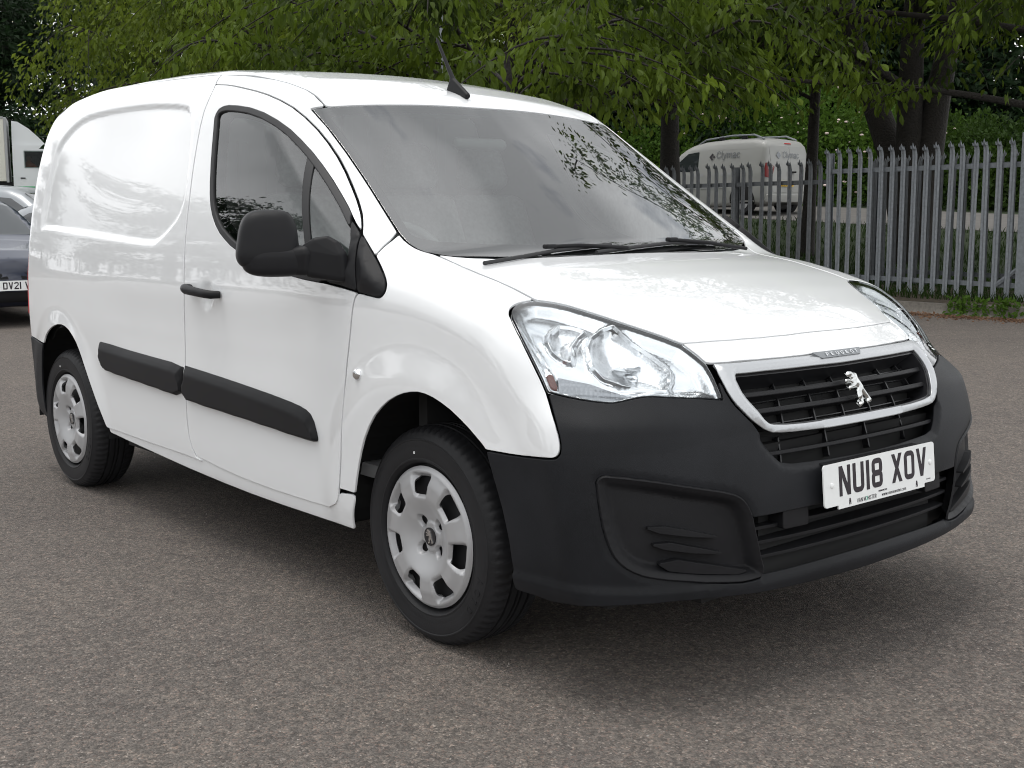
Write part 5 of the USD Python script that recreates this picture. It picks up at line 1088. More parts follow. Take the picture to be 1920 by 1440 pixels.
# ---------------------------------------------------------------- bumper, grille, lamps
arch_front = NOSE_F.to2(np.array([(.352, -.91, .56), (.385, -.905, .47), (.405, -.90, .39), (.412, -.89, .31), (.41, -.88, .262)]))
fo, ui = no('frame_outer'), no('upper_intake')
iu = int(np.argmin(np.abs(fo[:, 1] - ui[0][1]) + (fo[:, 0] > -.2)))
ui0 = to0(ui[:14], 0) if (ui[:14, 0] > -.004).any() else to0(ui, 0)
lamp_b = no('lamp_bottom')
inner_edge = np.vstack([fo[1:iu + 1], ui0])
bl = no('bumper_low'); bl0 = to0(bl, 0)
bumper_half = cat2(no('wing_bottom'), lamp_b[::-1], inner_edge, bl0[::-1], arch_front[::-1])
fogp = Polygon(no('fog')).buffer(0)
it, lt3 = to0(no('intake_top'), 0) if (no('intake_top')[:, 0] > -.004).any() else np.vstack([no('intake_top'), [(.003, .463)]]), to0(no('lip_top'), 0)
fogr = np.array(no('fog'))
intake_half = cat2(it, lt3[::-1], [(fogr[:, 0].max() - .012, .318)])
holes = unary_union([sym(fogp, 'u'), sym(intake_half, 'u')]) if False else None
bumper = sym(bumper_half, 'u')
fogs = [fogp, affinity.scale(fogp, -1, 1, origin=(0, 0))]
intake = sym(intake_half, 'u')
bumper_cut = bumper.difference(unary_union(fogs + [intake.buffer(.0005)]).buffer(.002).buffer(-.002))
ie_ = inner_edge[iu + 2:]; open_top = LineString(np.vstack([ie_, (ie_ * [-1, 1])[::-1]]))
fog_edge = unary_union([f.boundary for f in fogs]); lip_line = LineString(np.vstack([lt3, (lt3 * [-1, 1])[::-1]]))
def bumper_shape(Q, poly):
    pts = shapely.points(Q)
    h = .010 * sst(.0, .02, Q[:, 1] - .20) * (1 - sst(.300, .318, Q[:, 1]))
    h = h - .012 * (1 - sst(.002, .020, shapely.distance(open_top, pts)))
    h = h - .005 * (1 - sst(.0, .016, shapely.distance(fog_edge, pts)))
    return h - .014 * (1 - sst(.003, .024, shapely.distance(lip_line, pts)))
put(van, 'front_bumper', patch(bumper_cut, NOSE_F, BODY, step=.0085, gap=.0012, r=.003, flange=.06, fn=bumper_shape, edge=.007), M['bumper'])
def fog_shape(Q, poly):
    d = shapely.distance(poly.boundary, shapely.points(Q))
    u0, v0, u1, v1 = poly.bounds
    side = np.where(Q[:, 0].mean() < 0, (Q[:, 0] - u0) / (u1 - u0), (u1 - Q[:, 0]) / (u1 - u0))
    return -.006 * sst(.0, .006, d) - .030 * sst(.006, .024, d) * (.5 + .5 * sst(.0, .5, side))
FINS = [NOSE_F.to2(np.array(q)) for q in LFINS]
for fp, sg in zip(fogs, (1, -1)):
    blank = put(van, 'fog_lamp_blank', patch(fp, NOSE_F, BODY, step=.0055, gap=.001, r=.002, fn=fog_shape, edge=.005), M['plastic'])
    for k, q in enumerate(FINS):
        top = lambda Q, poly, q=q, sg=sg: -.022 + .016 * sst(.0, .9, (np.interp(Q[:, 0] * sg, np.sort(q[:, 0]), q[np.argsort(q[:, 0]), 1]) - Q[:, 1]) / .02 + .5)
        put(blank, 'blank_ledge' if k == 2 else 'blank_fin', patch(Polygon(q * [sg, 1]).buffer(.0025), NOSE_F, BODY, step=.004, gap=0, r=.0012, flange=.03, ofs=-.012, edge=.004), M['plastic'])
ring_o = sym(cat2(fo[fo[:, 0] < -.004], [(.003, fo[np.argmin(np.abs(fo[:, 0]))][1])], [(.003, no('frame_top')[np.argmin(np.abs(no('frame_top')[:, 0]))][1])], to0(no('frame_top'), 0)[::-1][1:]), 'u')
fi = no('frame_inner'); fin = fi[fi[:, 0] < -.004]
fi_bot = fi[(fi[:, 1] < .74)]; fi_top = fi[(fi[:, 1] > .77)]
zb, zt = fi_bot[np.argmin(np.abs(fi_bot[:, 0]))][1], fi_top[np.argmin(np.abs(fi_top[:, 0]))][1]
near = fin
tops = near[(near[:, 1] > .785)]; tops = tops[np.argsort(tops[:, 0])]
left = near[(near[:, 1] <= .785)]; left = left[np.argsort(-left[:, 1] + .0 * left[:, 0])] if False else left
bots = left[left[:, 1] < .69]; bots = bots[np.argsort(bots[:, 0])]
mids = left[left[:, 1] >= .69]; mids = mids[np.argsort(-mids[:, 1])]
ring_i = sym(cat2([(.003, zt)], tops[::-1], mids, bots, [(.003, zb)]), 'u')
ring = ring_o.difference(ring_i)
gframe = put(van, 'grille_surround', patch(ring, NOSE_F, BODY, step=.008, gap=.001, r=.003, flange=.010, ofs=.004, edge=.006, fn=bevel(.012, .008)), M['silver'])
# dark cavity and bars behind the surround
def band(poly, z0, z1): b = poly.bounds; return poly.intersection(sbox(b[0] - 1, z0, b[2] + 1, z1))
low_open = sym(cat2(inner_edge[iu:], [(.003, ring_o.bounds[1] + .01)], fo[fo[:, 1] < .68][::1][:3]), 'u') if False else None
zmid = ui0[-1][1]
open_low = unary_union([bumper.convex_hull]).intersection(sbox(-.6, zmid - .01, .6, .72)).difference(bumper).difference(ring_o.buffer(-.004))
put(van, 'grille_shroud', patch(ring_i.buffer(.006).difference(ring_i.buffer(-.002)), NOSE_F, BODY, step=.01, gap=0, r=.001, ofs=-.006, flange=.07), M['capblack'])
put(van, 'grille_backing', patch(ring_i.buffer(.02), NOSE_F, BODY, step=.03, ofs=-.075, flange=.002), M['dark'])
put(van, 'grille_backing', patch(sbox(-.46, zmid - .04, .46, .70), NOSE_F, BODY, step=.03, ofs=-.085, flange=.002), M['dark'])
put(van, 'grille_backing', patch(intake.buffer(.03), NOSE_F, BODY, step=.03, ofs=-.085, flange=.002), M['dark'])
gz0, gz1 = zb, zt
for k in (1, 2):
    zc = gz0 + (gz1 - gz0) * (k / 3.0 + .02)
    put(van, 'grille_bar', patch(band(ring_i, zc - .0065, zc + .0065), NOSE_F, BODY, step=.02, ofs=-.018, gap=0, r=.003, flange=.045), M['plastic'])
for u in np.arange(-.42, .43, .14):
    q = ring_i.intersection(sbox(u - .003, 0, u + .003, 1))
    if q.area > 1e-5: put(van, 'grille_rib', patch(q, NOSE_F, BODY, step=.03, ofs=-.058, gap=0, r=.001, flange=.02), M['capblack'])
for k in range(4):
    zc = gz0 + (gz1 - gz0) * (k + .5) / 4.0
    q = band(ring_i, zc - .002, zc + .002)
    put(van, 'grille_rib', patch(q, NOSE_F, BODY, step=.03, ofs=-.062, gap=0, r=.0008, flange=.02), M['capblack'])
zc = (zmid + gz0 - .03) / 2 + .002
put(van, 'lower_grille_bar', patch(sbox(-.40, zc - .006, .40, zc + .006), NOSE_F, BODY, step=.02, ofs=-.022, gap=0, r=.003, flange=.05), M['plastic'])
for u in (-.30, -.10, .10, .30):
    put(van, 'lower_grille_rib', patch(sbox(u - .003, zmid, u + .003, gz0 - .02), NOSE_F, BODY, step=.03, ofs=-.066, gap=0, r=.001, flange=.02), M['capblack'])
ib = intake.bounds
for zc in (.345, .385, .425):
    put(van, 'intake_bar', patch(band(intake, zc - .005, zc + .005), NOSE_F, BODY, step=.02, ofs=-.026, gap=0, r=.002, flange=.05), M['plastic'])
for u in (-.32, .32):
    put(van, 'bumper_bracket', patch(sbox(u - .045, .415, u + .045, .465), NOSE_F, BODY, step=.02, ofs=-.006, gap=0, r=.003, flange=.05), M['plastic'])
# name strip on the surround
def on_nose(u, z, ofs):
    O, D = NOSE_F.rays(np.array([[u, z]])); P, N = BODY.hit(O, D); P, N = P[0] + N[0] * ofs, N[0]
    ex = np.cross([0, 0, 1.], N); ex /= np.linalg.norm(ex); return P, ex, np.cross(N, ex), N
ztop = no('frame_top')[np.argmin(np.abs(no('frame_top')[:, 0]))][1]
bd = Polygon([(-.145, ztop - .003), (.125, ztop - .003), (.10, ztop - .019), (-.11, ztop - .019)])
strip = put(gframe, 'name_strip', patch(bd, NOSE_F, BODY, step=.01, ofs=.0135, gap=0, r=.001, edge=.004), M['badge'])
for i, ch in enumerate('PEUGEOT'):
    P, ex, ey, N = on_nose(-.085 + i * .0265, ztop - .0155, .0145)
    m = meshkit.text_mesh(ch, .0105, .0015); m.apply_scale([1.35, 1, 1])
    put(strip, 'letter', place(m, P, ex, ey, N), M['chrome'])
# standing-lion emblem
LION = [(640, 370), (655, 320), (720, 275), (800, 285), (855, 320), (880, 345), (920, 330), (965, 350), (980, 400), (975, 470), (1010, 540), (1050, 640), (1070, 690), (1060, 740), (1090, 800), (1120, 880), (1160, 960),
        (1190, 1010), (1200, 1060), (1190, 1105), (1050, 1115), (1050, 1060), (1090, 1020), (1050, 960), (985, 880), (950, 850), (945, 900), (925, 980), (905, 1060), (900, 1130), (840, 1150), (760, 1180), (745, 1100), (800, 1060), (860, 1030),
        (850, 960), (815, 1000), (800, 940), (810, 850), (830, 760), (870, 720), (860, 700), (740, 710), (650, 715), (600, 735), (570, 690), (610, 640), (690, 610), (760, 630), (690, 570), (600, 550), (530, 520), (560, 465), (640, 460), (690, 480), (780, 520), (720, 440), (740, 415), (660, 410)]
lion2 = np.array(LION, float); lion2 = (lion2 - [865, 730]) * [1, -1] * (.118 / 900)
lion2 *= .86; lion2[:, 0] *= 1.12
def bevelled(poly2, h, b):
    base = extrude(poly2, h); top = extrude(poly2.buffer(-b), b); top.apply_translation((0, 0, h))
    return trimesh.util.concatenate([base, top])
P, ex, ey, N = on_nose(.0, (gz0 + gz1) / 2 - .002, -.004)
lionp = Polygon(lion2).buffer(0).buffer(.0012)
lv, lf, ln_ = patch(lionp, Lin((1, 0, 0), (0, 0, -1)), Plane((0, 0, .010), (0, 0, 1)), step=.0022, gap=0, r=.0008, flange=.016, edge=.0022, fn=lambda Q, poly: .009 * np.sqrt(np.minimum(shapely.distance(poly.boundary, shapely.points(Q)) / .011, 1)))
R_ = np.stack([ex, ey, N])
put(van, 'lion_emblem', (lv @ R_ + P, lf, ln_ @ R_), M['brushed'])

# headlamps
lamp = cat2(lp('lamp_left'), lp('lamp_top'), lp('lamp_tip'), lp('lamp_tip2'), lp('lamp_bottom')).buffer(-.001)
lampc = lambda P: LAMP_F.to2(np.array([P]))[0]
BOWL = lampc(LBOWL); POS = lampc(LPOS)
bowl_out = Polygon(LAMP_F.to2(np.array(LBOWLP))).buffer(-.004).buffer(.008).buffer(-.004)
pos_out = Polygon(LAMP_F.to2(np.array(LPOSP))).buffer(-.003).buffer(.006).buffer(-.003)
lb = lamp.bounds
ind_out = lamp.buffer(-.012).intersection(Polygon([lampc(q) for q in LIND]))
bez = lamp.difference(unary_union([bowl_out, pos_out, ind_out]))
def bez_shape(Q, poly):
    d = shapely.distance(lamp.boundary, shapely.points(Q))
    e = shapely.distance(unary_union([bowl_out, pos_out]), shapely.points(Q))
    return -.012 - .020 * sst(.004, .040, d) + .012 * (1 - sst(0, .012, e))
def bowl_shape(c, rad, depth):
    def f(Q, poly):
        d = shapely.distance(poly.boundary, shapely.points(Q))
        return -.026 - depth * np.sqrt(np.clip(d / (rad * .75), 0, 1)) + .004 * np.where(Q[:, 1] > c[1] + .012, np.abs(((Q[:, 0] - c[0]) / .028) % 1 - .5), 0)
    return f
def ind_shape(Q, poly): return -.020 + .0022 * np.abs(((Q[:, 0] / .012) % 1) - .5) + .0018 * np.abs(((Q[:, 1] / .016) % 1) - .5)
bz = patch(bez, LAMP_F, BODY, step=.007, gap=.0, r=.001, fn=bez_shape, edge=.005, flange=.01)
bw = patch(bowl_out, LAMP_F, BODY, step=.007, gap=0, r=.001, fn=bowl_shape(BOWL, .10, .045), edge=.005, flange=.01)
ps = patch(pos_out, LAMP_F, BODY, step=.006, gap=0, r=.001, fn=bowl_shape(POS, .05, .035), edge=.004, flange=.01)
idp = patch(ind_out, LAMP_F, BODY, step=.0035, gap=0, r=.001, fn=ind_shape, edge=.004, flange=.01)
ln = patch(lamp, LAMP_F, BODY, step=.014, gap=.001, r=.002, ofs=.0, flange=.006, edge=.006)
rim = patch(lamp.difference(lamp.buffer(-.0050)), LAMP_F, BODY, step=.01, gap=.0008, r=.001, ofs=-.006, flange=.03, edge=.006)
amb = Polygon([lampc(q) for q in LAMB])
am = patch(amb.intersection(lamp.buffer(-.012)), LAMP_F, BODY, step=.008, gap=0, r=.002, ofs=-.012, flange=.01)
def lamp_pt(uv, depth):
    O, D = LAMP_F.rays(np.array([uv])); P, N = BODY.hit(O, D); return P[0] - N[0] * depth, N[0]
bp, bn = lamp_pt(BOWL, .08); pp, pn = lamp_pt(POS, .07)
bulb = cat(tube([bp - [.01, 0, 0], bp + [.03, 0, 0], bp + [.045, 0, 0], bp + [.05, 0, 0]], [.011, .011, .009, .002], 14))
bulb2 = cat(tube([pp - [.005, 0, 0], pp + [.015, 0, 0], pp + [.022, 0, 0]], [.008, .008, .002], 12))
shelf = bx(bp + [-.015, -.028, .020], bp + [.035, .028, .030], .003)
def rel(m): return (np.array(m.vertices), np.array(m.faces), np.array(m.vertex_normals))
for mir in (lambda q: q, mirror):
    hl = put(van, 'headlamp', mir(bz), M['satin'])
    put(hl, 'main_reflector', mir(bw), M['bowl'])
    put(hl, 'side_reflector', mir(ps), M['bowl'])
    put(hl, 'indicator', mir(idp), M['ribbed'])
    put(hl, 'amber_reflector', mir(am), M['amber'])
    put(hl, 'bulb', mir(rel(bulb)), M['chrome'])
    put(hl, 'bulb', mir(rel(bulb2)), M['satin'])
    put(hl, 'bulb_shield', mir(rel(shelf)), M['satin'])
    put(hl, 'rim', mir(rim), M['capblack'])
    put(hl, 'lens', mir(ln), M['lens'])

# ---------------------------------------------------------------- registration plates
def stroke(*pts, w=14): return LineString(pts).buffer(w / 2, cap_style='flat', join_style='mitre')
def ring_of(x0, y0, x1, y1, r=17, w=14):
    o = sbox(x0 + r, y0 + r, x1 - r, y1 - r).buffer(r); return o.difference(o.buffer(-w))
GLYPH = {
    'N': unary_union([sbox(0, 0, 13, 79), sbox(37, 0, 50, 79), Polygon([(0, 79), (15, 79), (50, 0), (35, 0)])]),
    'U': unary_union([ring_of(0, 0, 50, 60, 18), sbox(0, 25, 14, 79), sbox(36, 25, 50, 79)]).difference(sbox(14, 30, 36, 80)),
    '1': sbox(18, 0, 32, 79),
    '8': unary_union([ring_of(0, 0, 50, 45, 16), ring_of(1, 33, 49, 79, 16)]),
    'X': unary_union([Polygon([(0, 79), (15, 79), (50, 0), (35, 0)]), Polygon([(35, 79), (50, 79), (15, 0), (0, 0)])]),
    'O': ring_of(0, 0, 50, 79, 18),
    'V': unary_union([Polygon([(0, 79), (14, 79), (32, 0), (18, 0)]), Polygon([(36, 79), (50, 79), (32, 0), (18, 0)])]),
    'D': ring_of(0, 0, 50, 79, 14).union(sbox(0, 0, 14, 79)),
    '2': unary_union([ring_of(0, 36, 50, 79, 18).difference(sbox(-1, 35, 36, 58)), Polygon([(36, 50), (50, 50), (16, 12), (0, 12)]), sbox(0, 0, 50, 14)]),
}
def plate(parent, text, origin, ex, ey, ez, mat, width=.52, tab=False, extra=True):
    base = sbox(-width / 2 + .01, -.0455, width / 2 - .01, .0455).buffer(.01)
    if tab: base = unary_union([base, sbox(-.20, -.066, .205, -.05)]).buffer(.004).buffer(-.004)
    pl = put(parent, 'registration_plate', place(extrude(base, .004), origin, ex, ey, ez), mat)
    w = {'1': 14}; total = sum((w.get(c, 50) if c != ' ' else 22) + 11 for c in text) - 11
    x = -total / 2
    for c in text:
        if c == ' ': x += 33; continue
        g = affinity.translate(GLYPH[c], x - (18 if c == '1' else 0), -39.5)
        g = affinity.scale(g, .001, .001, origin=(0, 0))
        if tab: g = affinity.translate(g, .012, .006)
        put(pl, 'letter', place(extrude(g, .0006), np.array(origin) + np.array(ez) * .0040, ex, ey, ez), M['ink'], smooth=False)
        x += w.get(c, 50) + 11
    return pl
pz = np.array([math.cos(.09), 0, math.sin(.09)]); px_, py_ = np.array([0, 1., 0]), np.cross(pz, [0, 1., 0])
np_ = plate(van, 'NU18 XOV', (.893, 0, .5148), px_, py_, pz, M['plate'], tab=True)
def plate_text(t, x, y, h, mat, sx=.85):
    m = meshkit.text_mesh(t, h, .0006); m.apply_scale([sx, 1, 1])
    put(np_, 'small_print', place(m, np.array((.893, 0, .5148)) + px_ * x + py_ * y + pz * .0040, px_, py_, pz), mat, smooth=False)
plate_text('VAN M', -.120, -.0605, .011, M['ink']); plate_text('O', -.081, -.0605, .011, M['green_ink']); plate_text('NSTER', -.0715, -.0605, .011, M['ink'])
plate_text('www.vanmonster.com', -.005, -.0600, .0085, M['ink'], .95)
plate_text('VANMONSTER', -.02, -.0465, .0042, M['ink'], 1.0)
plate_text('BS AU 145', .215, -.047, .003, M['ink'], 1.0)
for x in (-.150, .166):
    monster = unary_union([sbox(-.004, -.001, .004, .006), Point(0, .008).buffer(.0032, 6), sbox(-.0045, -.006, -.0015, 0), sbox(.0015, -.006, .0045, 0)])
    put(np_, 'small_print', place(extrude(monster, .0006), np.array((.893, 0, .5148)) + px_ * x + py_ * -.054 + pz * .004, px_, py_, pz), M['ink'], smooth=False)
for x in (-.226, .236):
    m = trimesh.creation.icosphere(2, .0075); m.apply_scale([1, 1, .6])
    put(np_, 'screw_cap', place(m, np.array((.893, 0, .5148)) + px_ * x + pz * .004, px_, py_, pz), M['plate'], smooth=True)
put(van, 'plate_mount', bx((.845, -.22, .462), (.888, .22, .566), .004), M['plastic'])

# ---------------------------------------------------------------- door handle, mirror, aerial, wipers
for sgn in (1, -1):
    P = lambda a: [(x, y * sgn, z) for x, y, z in a]
    hd = cat(tube(P([(-1.345, -.918, .960), (-1.33, -.944, .960), (-1.30, -.953, .958), (-1.23, -.955, .954), (-1.16, -.951, .949), (-1.135, -.942, .947), (-1.128, -.912, .946)]), [.015, .017, .017, .016, .015, .015, .013], 12))
    put(doors[0 if sgn == 1 else 1], 'door_handle', hd, M['plastic'], smooth=60)
def rounded_hull(pts, seg=20): return tm(m3.Manifold.batch_hull([m3.Manifold.sphere(r, seg).translate((x, y, z)) for x, y, z, r in pts]))
def squircle(center, half, p=3.2, taper=0., shear=(0, 0), rot=None, sub=5, top_cut=0.):
    """rounded-box solid: superellipsoid with a taper towards the top."""
    m = trimesh.creation.icosphere(sub); n = m.vertices.copy()
    r = (np.abs(n / np.array(half)) ** p).sum(1) ** (-1 / p); v = n * r[:, None]
    z = v[:, 2] / half[2]
    v[:, 1] *= 1 - taper * z; v[:, 0] *= 1 - taper * .6 * z
    v[:, 0] += shear[0] * z; v[:, 1] += shear[1] * z
    if rot is not None: v = v @ np.array(rot).T
    m.vertices = v + np.array(center); return m
def rz(a): c, s_ = math.cos(a), math.sin(a); return np.array([[c, -s_, 0], [s_, c, 0], [0, 0, 1.]])
head = squircle((-.517, -1.055, 1.143), (.066, .088, .088), 3.6, .13, rot=rz(-.42), shear=(-.006, .004))
lowr = squircle((-.490, -1.035, 1.078), (.058, .108, .044), 3.2, -.05, rot=rz(-.42))
neck = rounded_hull([(-.50, -1.06, 1.085, .030), (-.50, -1.06, 1.068, .030), (-.425, -.985, 1.100, .026), (-.430, -.985, 1.062, .026), (-.46, -1.0, 1.10, .026)], 40)
arm = rounded_hull([(-.425, -.975, 1.112, .020), (-.415, -.968, 1.052, .022), (-.345, -.915, 1.095, .022), (-.335, -.910, 1.036, .018), (-.380, -.935, 1.140, .014), (-.405, -.955, 1.132, .018), (-.36, -.92, 1.125, .016)], 40)
mir_ = put(van, 'door_mirror', head, M['plastic'], smooth=True)
def blend(ms, ln=.007, it=40):
    u = m3.Manifold()
    for m in ms: u = u + m3.Manifold(m3.Mesh(np.asarray(m.vertices, np.float32), np.asarray(m.faces, np.uint32)))
    t = tm(u.refine_to_length(ln)); t.merge_vertices(); trimesh.smoothing.filter_humphrey(t, iterations=it); return t
put(mir_, 'lower_shell', lowr, M['plastic'], smooth=True)
put(mir_, 'mirror_neck', neck, M['plastic'], smooth=50)
put(mir_, 'mirror_arm', arm, M['plastic'], smooth=50)
put(mir_, 'mirror_glass', place(bx((-.055, -.050, 0), (.055, .050, .004), .001), (-.556, -1.052, 1.15), rz(-.42) @ [0, 1, 0], (0, 0, 1.), rz(-.42) @ [1., 0, 0]), M['chrome'])
ap, an = lift([(-.91, -.035, 2.2)], (0, 0, -1))[0][0], None
base_a = rounded_hull([(ap[0] - .05, ap[1], ap[2] + .004, .016), (ap[0] + .052, ap[1], ap[2] - .012, .012), (ap[0] - .035, ap[1], ap[2] + .055, .010)], 14)
aer = put(van, 'aerial', base_a, M['plastic'], smooth=40)
put(aer, 'mast', tube([ap + [-.025, 0, .045], ap + [-.06, 0, .10], ap + [-.125, 0, .205], ap + [-.13, 0, .214]], [.010, .0075, .005, .002], 10), M['plastic'], smooth=60)
def on_ws(x, y, o):
    P, ok = lift([(x, y, 2.2)], (0, 0, -1)); n = grad(P, VANF)[0]; return P[0] + n * o
def wiper(line, o=.022):
    pts = [on_ws(x, y, o) for x, y in line]
    return tube(pts, .0062, 8), pts
for pivot, blade in ((((-.095, .60), (-.13, .42), (-.135, .25)), ((-.07, -.16), (-.10, .05), (-.13, .25), (-.15, .50))), (((-.075, -.02), (-.11, -.2), (-.115, -.32)), ((-.06, -.62), (-.085, -.45), (-.105, -.3), (-.12, -.05)))):
    a, pa = wiper([(p[0] + .022, p[1]) for p in pivot], .016)
    w = put(van, 'wiper', a, M['plastic'], smooth=60)
    b_, pb = wiper([(x + .022, y) for x, y in blade], .007)
    put(w, 'blade', b_, M['rubber'], smooth=60)
    put(w, 'blade_clip', bx(np.array(pa[-1]) - [.012, .022, .006], np.array(pa[-1]) + [.012, .022, .008], .005), M['plastic'])

# ---------------------------------------------------------------- wheels
def tyre_mesh(seg=216):
    prof = [(.205, -.062), (.212, -.088), (.220, -.096), (.222, -.0985), (.225, -.0985), (.227, -.0975), (.240, -.1005), (.262, -.1005), (.276, -.0980), (.278, -.0995), (.281, -.0992), (.283, -.0955), (.297, -.088), (.306, -.078), (.3125, -.066),
            (.3145, -.050), (.3150, -.040), (.3085, -.0385), (.3085, -.0325), (.3152, -.031), (.3155, -.012), (.3090, -.0105), (.3090, -.0045), (.3156, -.003), (.3156, .003)]
    prof = prof + [(r, -h) for r, h in prof[::-1]][1:]
    n = len(prof); a = np.linspace(0, 2 * np.pi, seg, endpoint=False)
    R = np.array(prof)
    V = np.zeros((seg, n, 3))
    for i in range(seg):
        r = R[:, 0].copy()
        if i % 3 == 0:                                   # lateral grooves over the shoulder and the outer ribs
            sh = (np.abs(R[:, 1]) > .040) & (np.abs(R[:, 1]) < .080) & (r > .300)
            r[sh] -= .006
        V[i] = np.stack([r * np.cos(a[i]), R[:, 1], r * np.sin(a[i])], -1)
    V = V.reshape(-1, 3); Fc = []
    i = np.arange(seg)[:, None]; j = np.arange(n - 1)[None]; k = (i + 1) % seg
    A, B, C_, D_ = (i * n + j), (i * n + j + 1), (k * n + j + 1), (k * n + j)
    Fc = np.vstack([np.stack([A, B, C_], -1).reshape(-1, 3), np.stack([A, C_, D_], -1).reshape(-1, 3)])
    m = trimesh.Trimesh(V, Fc, process=False)
    if m.volume < 0: m.invert()
    return m
def cover_mesh():
    """dished disc, outside towards -y, in the local wheel frame."""
    fr = Lin((1, 0, 0), (0, 1, 0), far=1.0); pl = Plane((0, 0, 0), (0, -1, 0))
    holes, pockets = [], []
    for k in range(7):
        a = 2 * math.pi * k / 7 + math.radians(90 + 25.7 * .18)
        h = Polygon([(.128, -.026), (.128, .026), (.168, .036), (.176, .030), (.178, 0), (.176, -.030), (.168, -.036)]).buffer(-.010).buffer(.010)
        p = Polygon([(.112, -.028), (.112, .028), (.172, .050), (.188, .046), (.190, 0), (.188, -.046), (.172, -.050)]).buffer(-.012).buffer(.012)
        rot = lambda g: affinity.rotate(g, math.degrees(a), origin=(0, 0))
        h = affinity.translate(h, -.004, 0)
        holes.append(rot(h)); pockets.append(rot(p))
    lugs = [affinity.rotate(affinity.scale(Point(.054, 0).buffer(.0125, 10), 1.15, 1.0), 45 + 90 * k, origin=(0, 0)) for k in range(4)]
    disc = Point(0, 0).buffer(.204, 90).difference(unary_union(holes + lugs))
    allh, allp, alll = unary_union(holes), unary_union(pockets), unary_union(lugs)
    def shape(Q, poly):
        r = np.hypot(*Q.T)
        base = .004 - .010 * sst(.192, .204, r) + .012 * sst(.198, .15, r) * 1.0 - .034 * sst(.130, .040, r) * 1.0 + .005 * sst(.046, .040, r)
        pts = shapely.points(Q)
        dp = shapely.distance(allp, pts); inside = shapely.distance(unary_union([g.boundary for g in pockets]), pts)
        e = np.where(dp > 0, 0, inside)
        base = base - .024 * sst(0, .020, e)
        base = base - .012 * (1 - sst(.0, .007, shapely.distance(alll, pts)))
        return base
    return patch(disc, fr, pl, step=.0035, gap=0, r=.0012, flange=.016, fn=shape, edge=.0035)
tyre, cover = tyre_mesh(), cover_mesh()
steel = revolve([(.0, -.035), (.10, -.035), (.13, -.02), (.17, -.045), (.20, -.06), (.206, -.085), (.206, .06), (0, .06)], 48)
SIDE_TXT = []
for i, ch in enumerate('ACID'):
    a = math.radians(-14 - i * 7.6)
    m = meshkit.text_mesh(ch, .021, .0016)
    c, sn = math.cos(a), math.sin(a)
    er, et = np.array([c, 0, sn]), np.array([sn, 0, -c])
    SIDE_TXT.append(place(m, er * .246 + np.array([0, -.0998, 0]), et, er, np.cross(et, er)))
caplion = Polygon(lion2 * .40).buffer(0)
LUG_Y = {}
def wheel(x, y, sgn, spin=0, flip=False):
    """sgn -1: on the right-hand side (outside towards -y)."""
    path = child_path(van, 'wheel')
    xf = UsdGeom.Xform.Define(stage, path)
    xf.AddTranslateOp().Set(Gf.Vec3d(x, y, .31))
    if sgn > 0: xf.AddRotateZOp().Set(180.0)
    if spin: xf.AddRotateYOp().Set(float(spin))
    ty = put(path, 'tyre', tyre, M['tyre'], smooth=35)
    put(ty, 'sidewall_lettering', cat(*SIDE_TXT), M['tyre'], smooth=False)
    put(ty, 'valve_mark', place(extrude(Point(0, 0).buffer(.004, 8).difference(Point(0, 0).buffer(.002, 8)), .001), (-.045, -.1005, .238), (1, 0, 0), (0, 0, 1), (0, -1, 0)), M['plate'])
    put(path, 'steel_rim', steel, M['rubber'], smooth=30)
    cv = put(path, 'wheel_cover', (cover[0] + [0, -.0935, 0], cover[1], cover[2]), M['cover'])
    put(cv, 'centre_cap', place(extrude(affinity.scale(Point(0, 0).buffer(.026, 24), 1, 1), .004), (0, -.0800, 0), (1, 0, 0), (0, 0, 1), (0, -1, 0)), M['capblack'])
    put(cv, 'cap_emblem', place(extrude(caplion, .0015), (0, -.0840, 0), (1, 0, 0), (0, 0, 1), (0, -1, 0)), M['chrome'], smooth=False)
    return path
wheel(0, -.772, -1, 0); wheel(0, .772, 1, 20)
wheel(-2.728, -.782, -1, -4); wheel(-2.728, .782, 1, 40)

# ---------------------------------------------------------------- hidden side of the body: wheel houses, floor, cabin
def liner(cx, sgn, r=.425):
    a = np.linspace(-.02 * math.pi, 1.02 * math.pi, 40)
    P = np.stack([cx + r * np.cos(a), 0 * a, .30 + r * np.sin(a)], -1)
    y0, y1 = -.885 * -sgn * -1, -.50 * -sgn * -1
    A, B = P + [0,   .865 * sgn, 0], P + [0, .50 * sgn, 0]
    n = len(P); V = np.vstack([A, B, [[cx, .50 * sgn, .30]]]); i = np.arange(n - 1)
    Fc = np.vstack([np.stack([i, i + 1, n + i + 1], -1), np.stack([i, n + i + 1, n + i], -1), np.stack([n + i, n + i + 1, np.full(n - 1, 2 * n)], -1)])
    return trimesh.Trimesh(V, Fc, process=False)
for cx in (0, -2.728):
    for sgn in (-1, 1): put(van, 'wheel_arch_liner', liner(cx, sgn), M['dark'], smooth=False)
put(van, 'underbody', cat(bx((-3.2, -.50, .23), (.62, .50, .32)), bx((-2.25, -.80, .25), (-.48, .80, .30)), bx((.40, -.80, .25), (.66, .80, .33)), bx((-3.3, -.80, .30), (-3.15, .80, .4))), M['dark'])
def inner_shell(z0, z1):
    return None
put(van, 'cabin_floor', bx((-1.62, -.82, .42), (-.10, .82, .46)), M['trim'])
bh = [place(extrude(Polygon([(-.80, .44), (.80, .44), (.80, 1.1), (.62, 1.62), (.50, 1.70), (-.50, 1.70), (-.62, 1.62), (-.80, 1.1)]), .02), (-1.66, 0, 0), (0, 1., 0), (0, 0, 1.), (1., 0, 0))]
put(van, 'bulkhead', cat(*bh), M['bulkhead'])
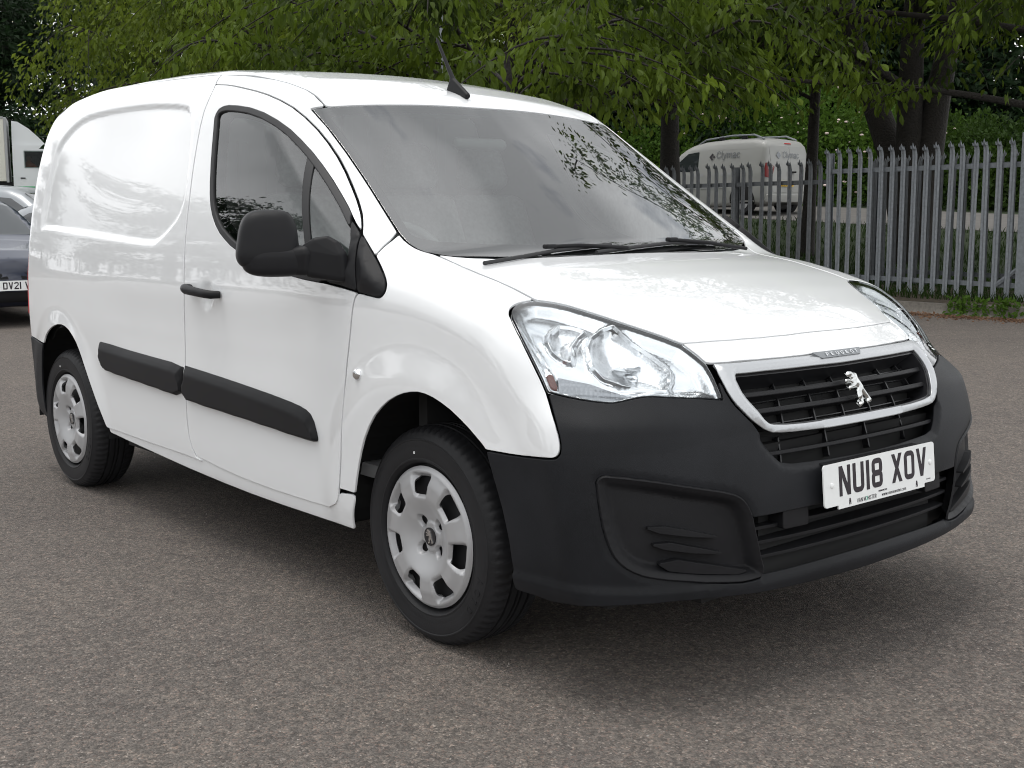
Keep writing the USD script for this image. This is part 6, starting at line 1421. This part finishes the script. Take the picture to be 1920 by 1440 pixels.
for i in range(12):
    y = -.66 + i * .12
    put(van, 'bulkhead_rib', bx((-1.64, y - .022, .5), (-1.622, y + .022, 1.66 if abs(y) < .5 else 1.5), .006), M['bulkhead'])
put(van, 'headlining', bx((-1.62, -.50, 1.63), (-1.10, .50, 1.645)), M['bulkhead'])
put(van, 'firewall', bx((-.12, -.80, .35), (-.08, .80, 1.02)), M['dark'])
dash = rounded_hull([(-.20, -.72, 1.02, .03), (-.20, .72, 1.02, .03), (-.60, -.74, .97, .05), (-.60, .74, .97, .05), (-.45, -.74, .70, .05), (-.45, .74, .70, .05), (-.2, -.7, .7, .03), (-.2, .7, .7, .03)], 14)
db = put(van, 'dashboard', dash, M['trim'], smooth=40)
put(db, 'instrument_hood', rounded_hull([(-.40, -.52, 1.045, .03), (-.40, -.22, 1.045, .03), (-.56, -.50, 1.04, .03), (-.56, -.24, 1.04, .03), (-.5, -.37, 1.075, .03)], 14), M['trim'], smooth=40)
sw_t = trimesh.creation.torus(.18, .016, 40, 12); sw_t.apply_transform(trimesh.transformations.rotation_matrix(math.radians(62), [0, 1, 0])); sw_t.apply_translation((-.76, -.37, 1.02))
spk = cat(tube([(-.76, -.37, 1.02), (-.80, -.37, .85)], .02), tube([(-.76, -.53, 1.0), (-.76, -.21, 1.0)], .016), tube([(-.70, -.37, 1.0), (-.45, -.37, .9)], .04))
swh = put(van, 'steering_wheel', sw_t, M['trim'], smooth=60); put(swh, 'spokes', spk, M['trim'], smooth=40)
for y in (-.37, .12, .50):
    st = put(van, 'seat', rounded_hull([(-.75, y - .17, .72, .06), (-.75, y + .17, .72, .06), (-1.2, y - .17, .68, .06), (-1.2, y + .17, .68, .06)], 12), M['cloth'], smooth=40)
    put(st, 'backrest', rounded_hull([(-1.22, y - .17, .75, .06), (-1.22, y + .17, .75, .06), (-1.42, y - .15, 1.24, .06), (-1.42, y + .15, 1.24, .06)], 12), M['cloth'], smooth=40)
    put(st, 'head_restraint', rounded_hull([(-1.44, y - .08, 1.37, .05), (-1.44, y + .08, 1.37, .05), (-1.46, y - .07, 1.47, .04), (-1.46, y + .07, 1.47, .04)], 12), M['cloth'], smooth=40)
put(van, 'interior_mirror', rounded_hull([(-.83, -.10, 1.47, .022), (-.83, .10, 1.47, .022)], 12), M['trim'], smooth=40)
# dark lining behind the outer panels, so that no daylight enters through the joints
line_poly = unary_union([pillar_poly, door_outer.difference(win.buffer(-.040)), side_poly]).buffer(.006).buffer(-.02)
both('body_lining', patch(line_poly, SIDE_F, BODY, step=.06, ofs=-.045, flange=.004, edge=.03), M['dark'])
put(van, 'engine_bay', cat(bx((-.06, -.62, .33), (.55, .62, .80)), bx((.45, -.58, .245), (.77, .58, .62)), bx((.60, -.40, .24), (.80, .40, .48))), M['dark'])
# plate of the navy car, here because the glyphs come with the van's plates
plate(NAVY, 'DV21 V', (.895, 0, .47), np.array([0, 1., 0]), np.array([0, 0, 1.]), np.array([1., 0, 0]), M['plate'])
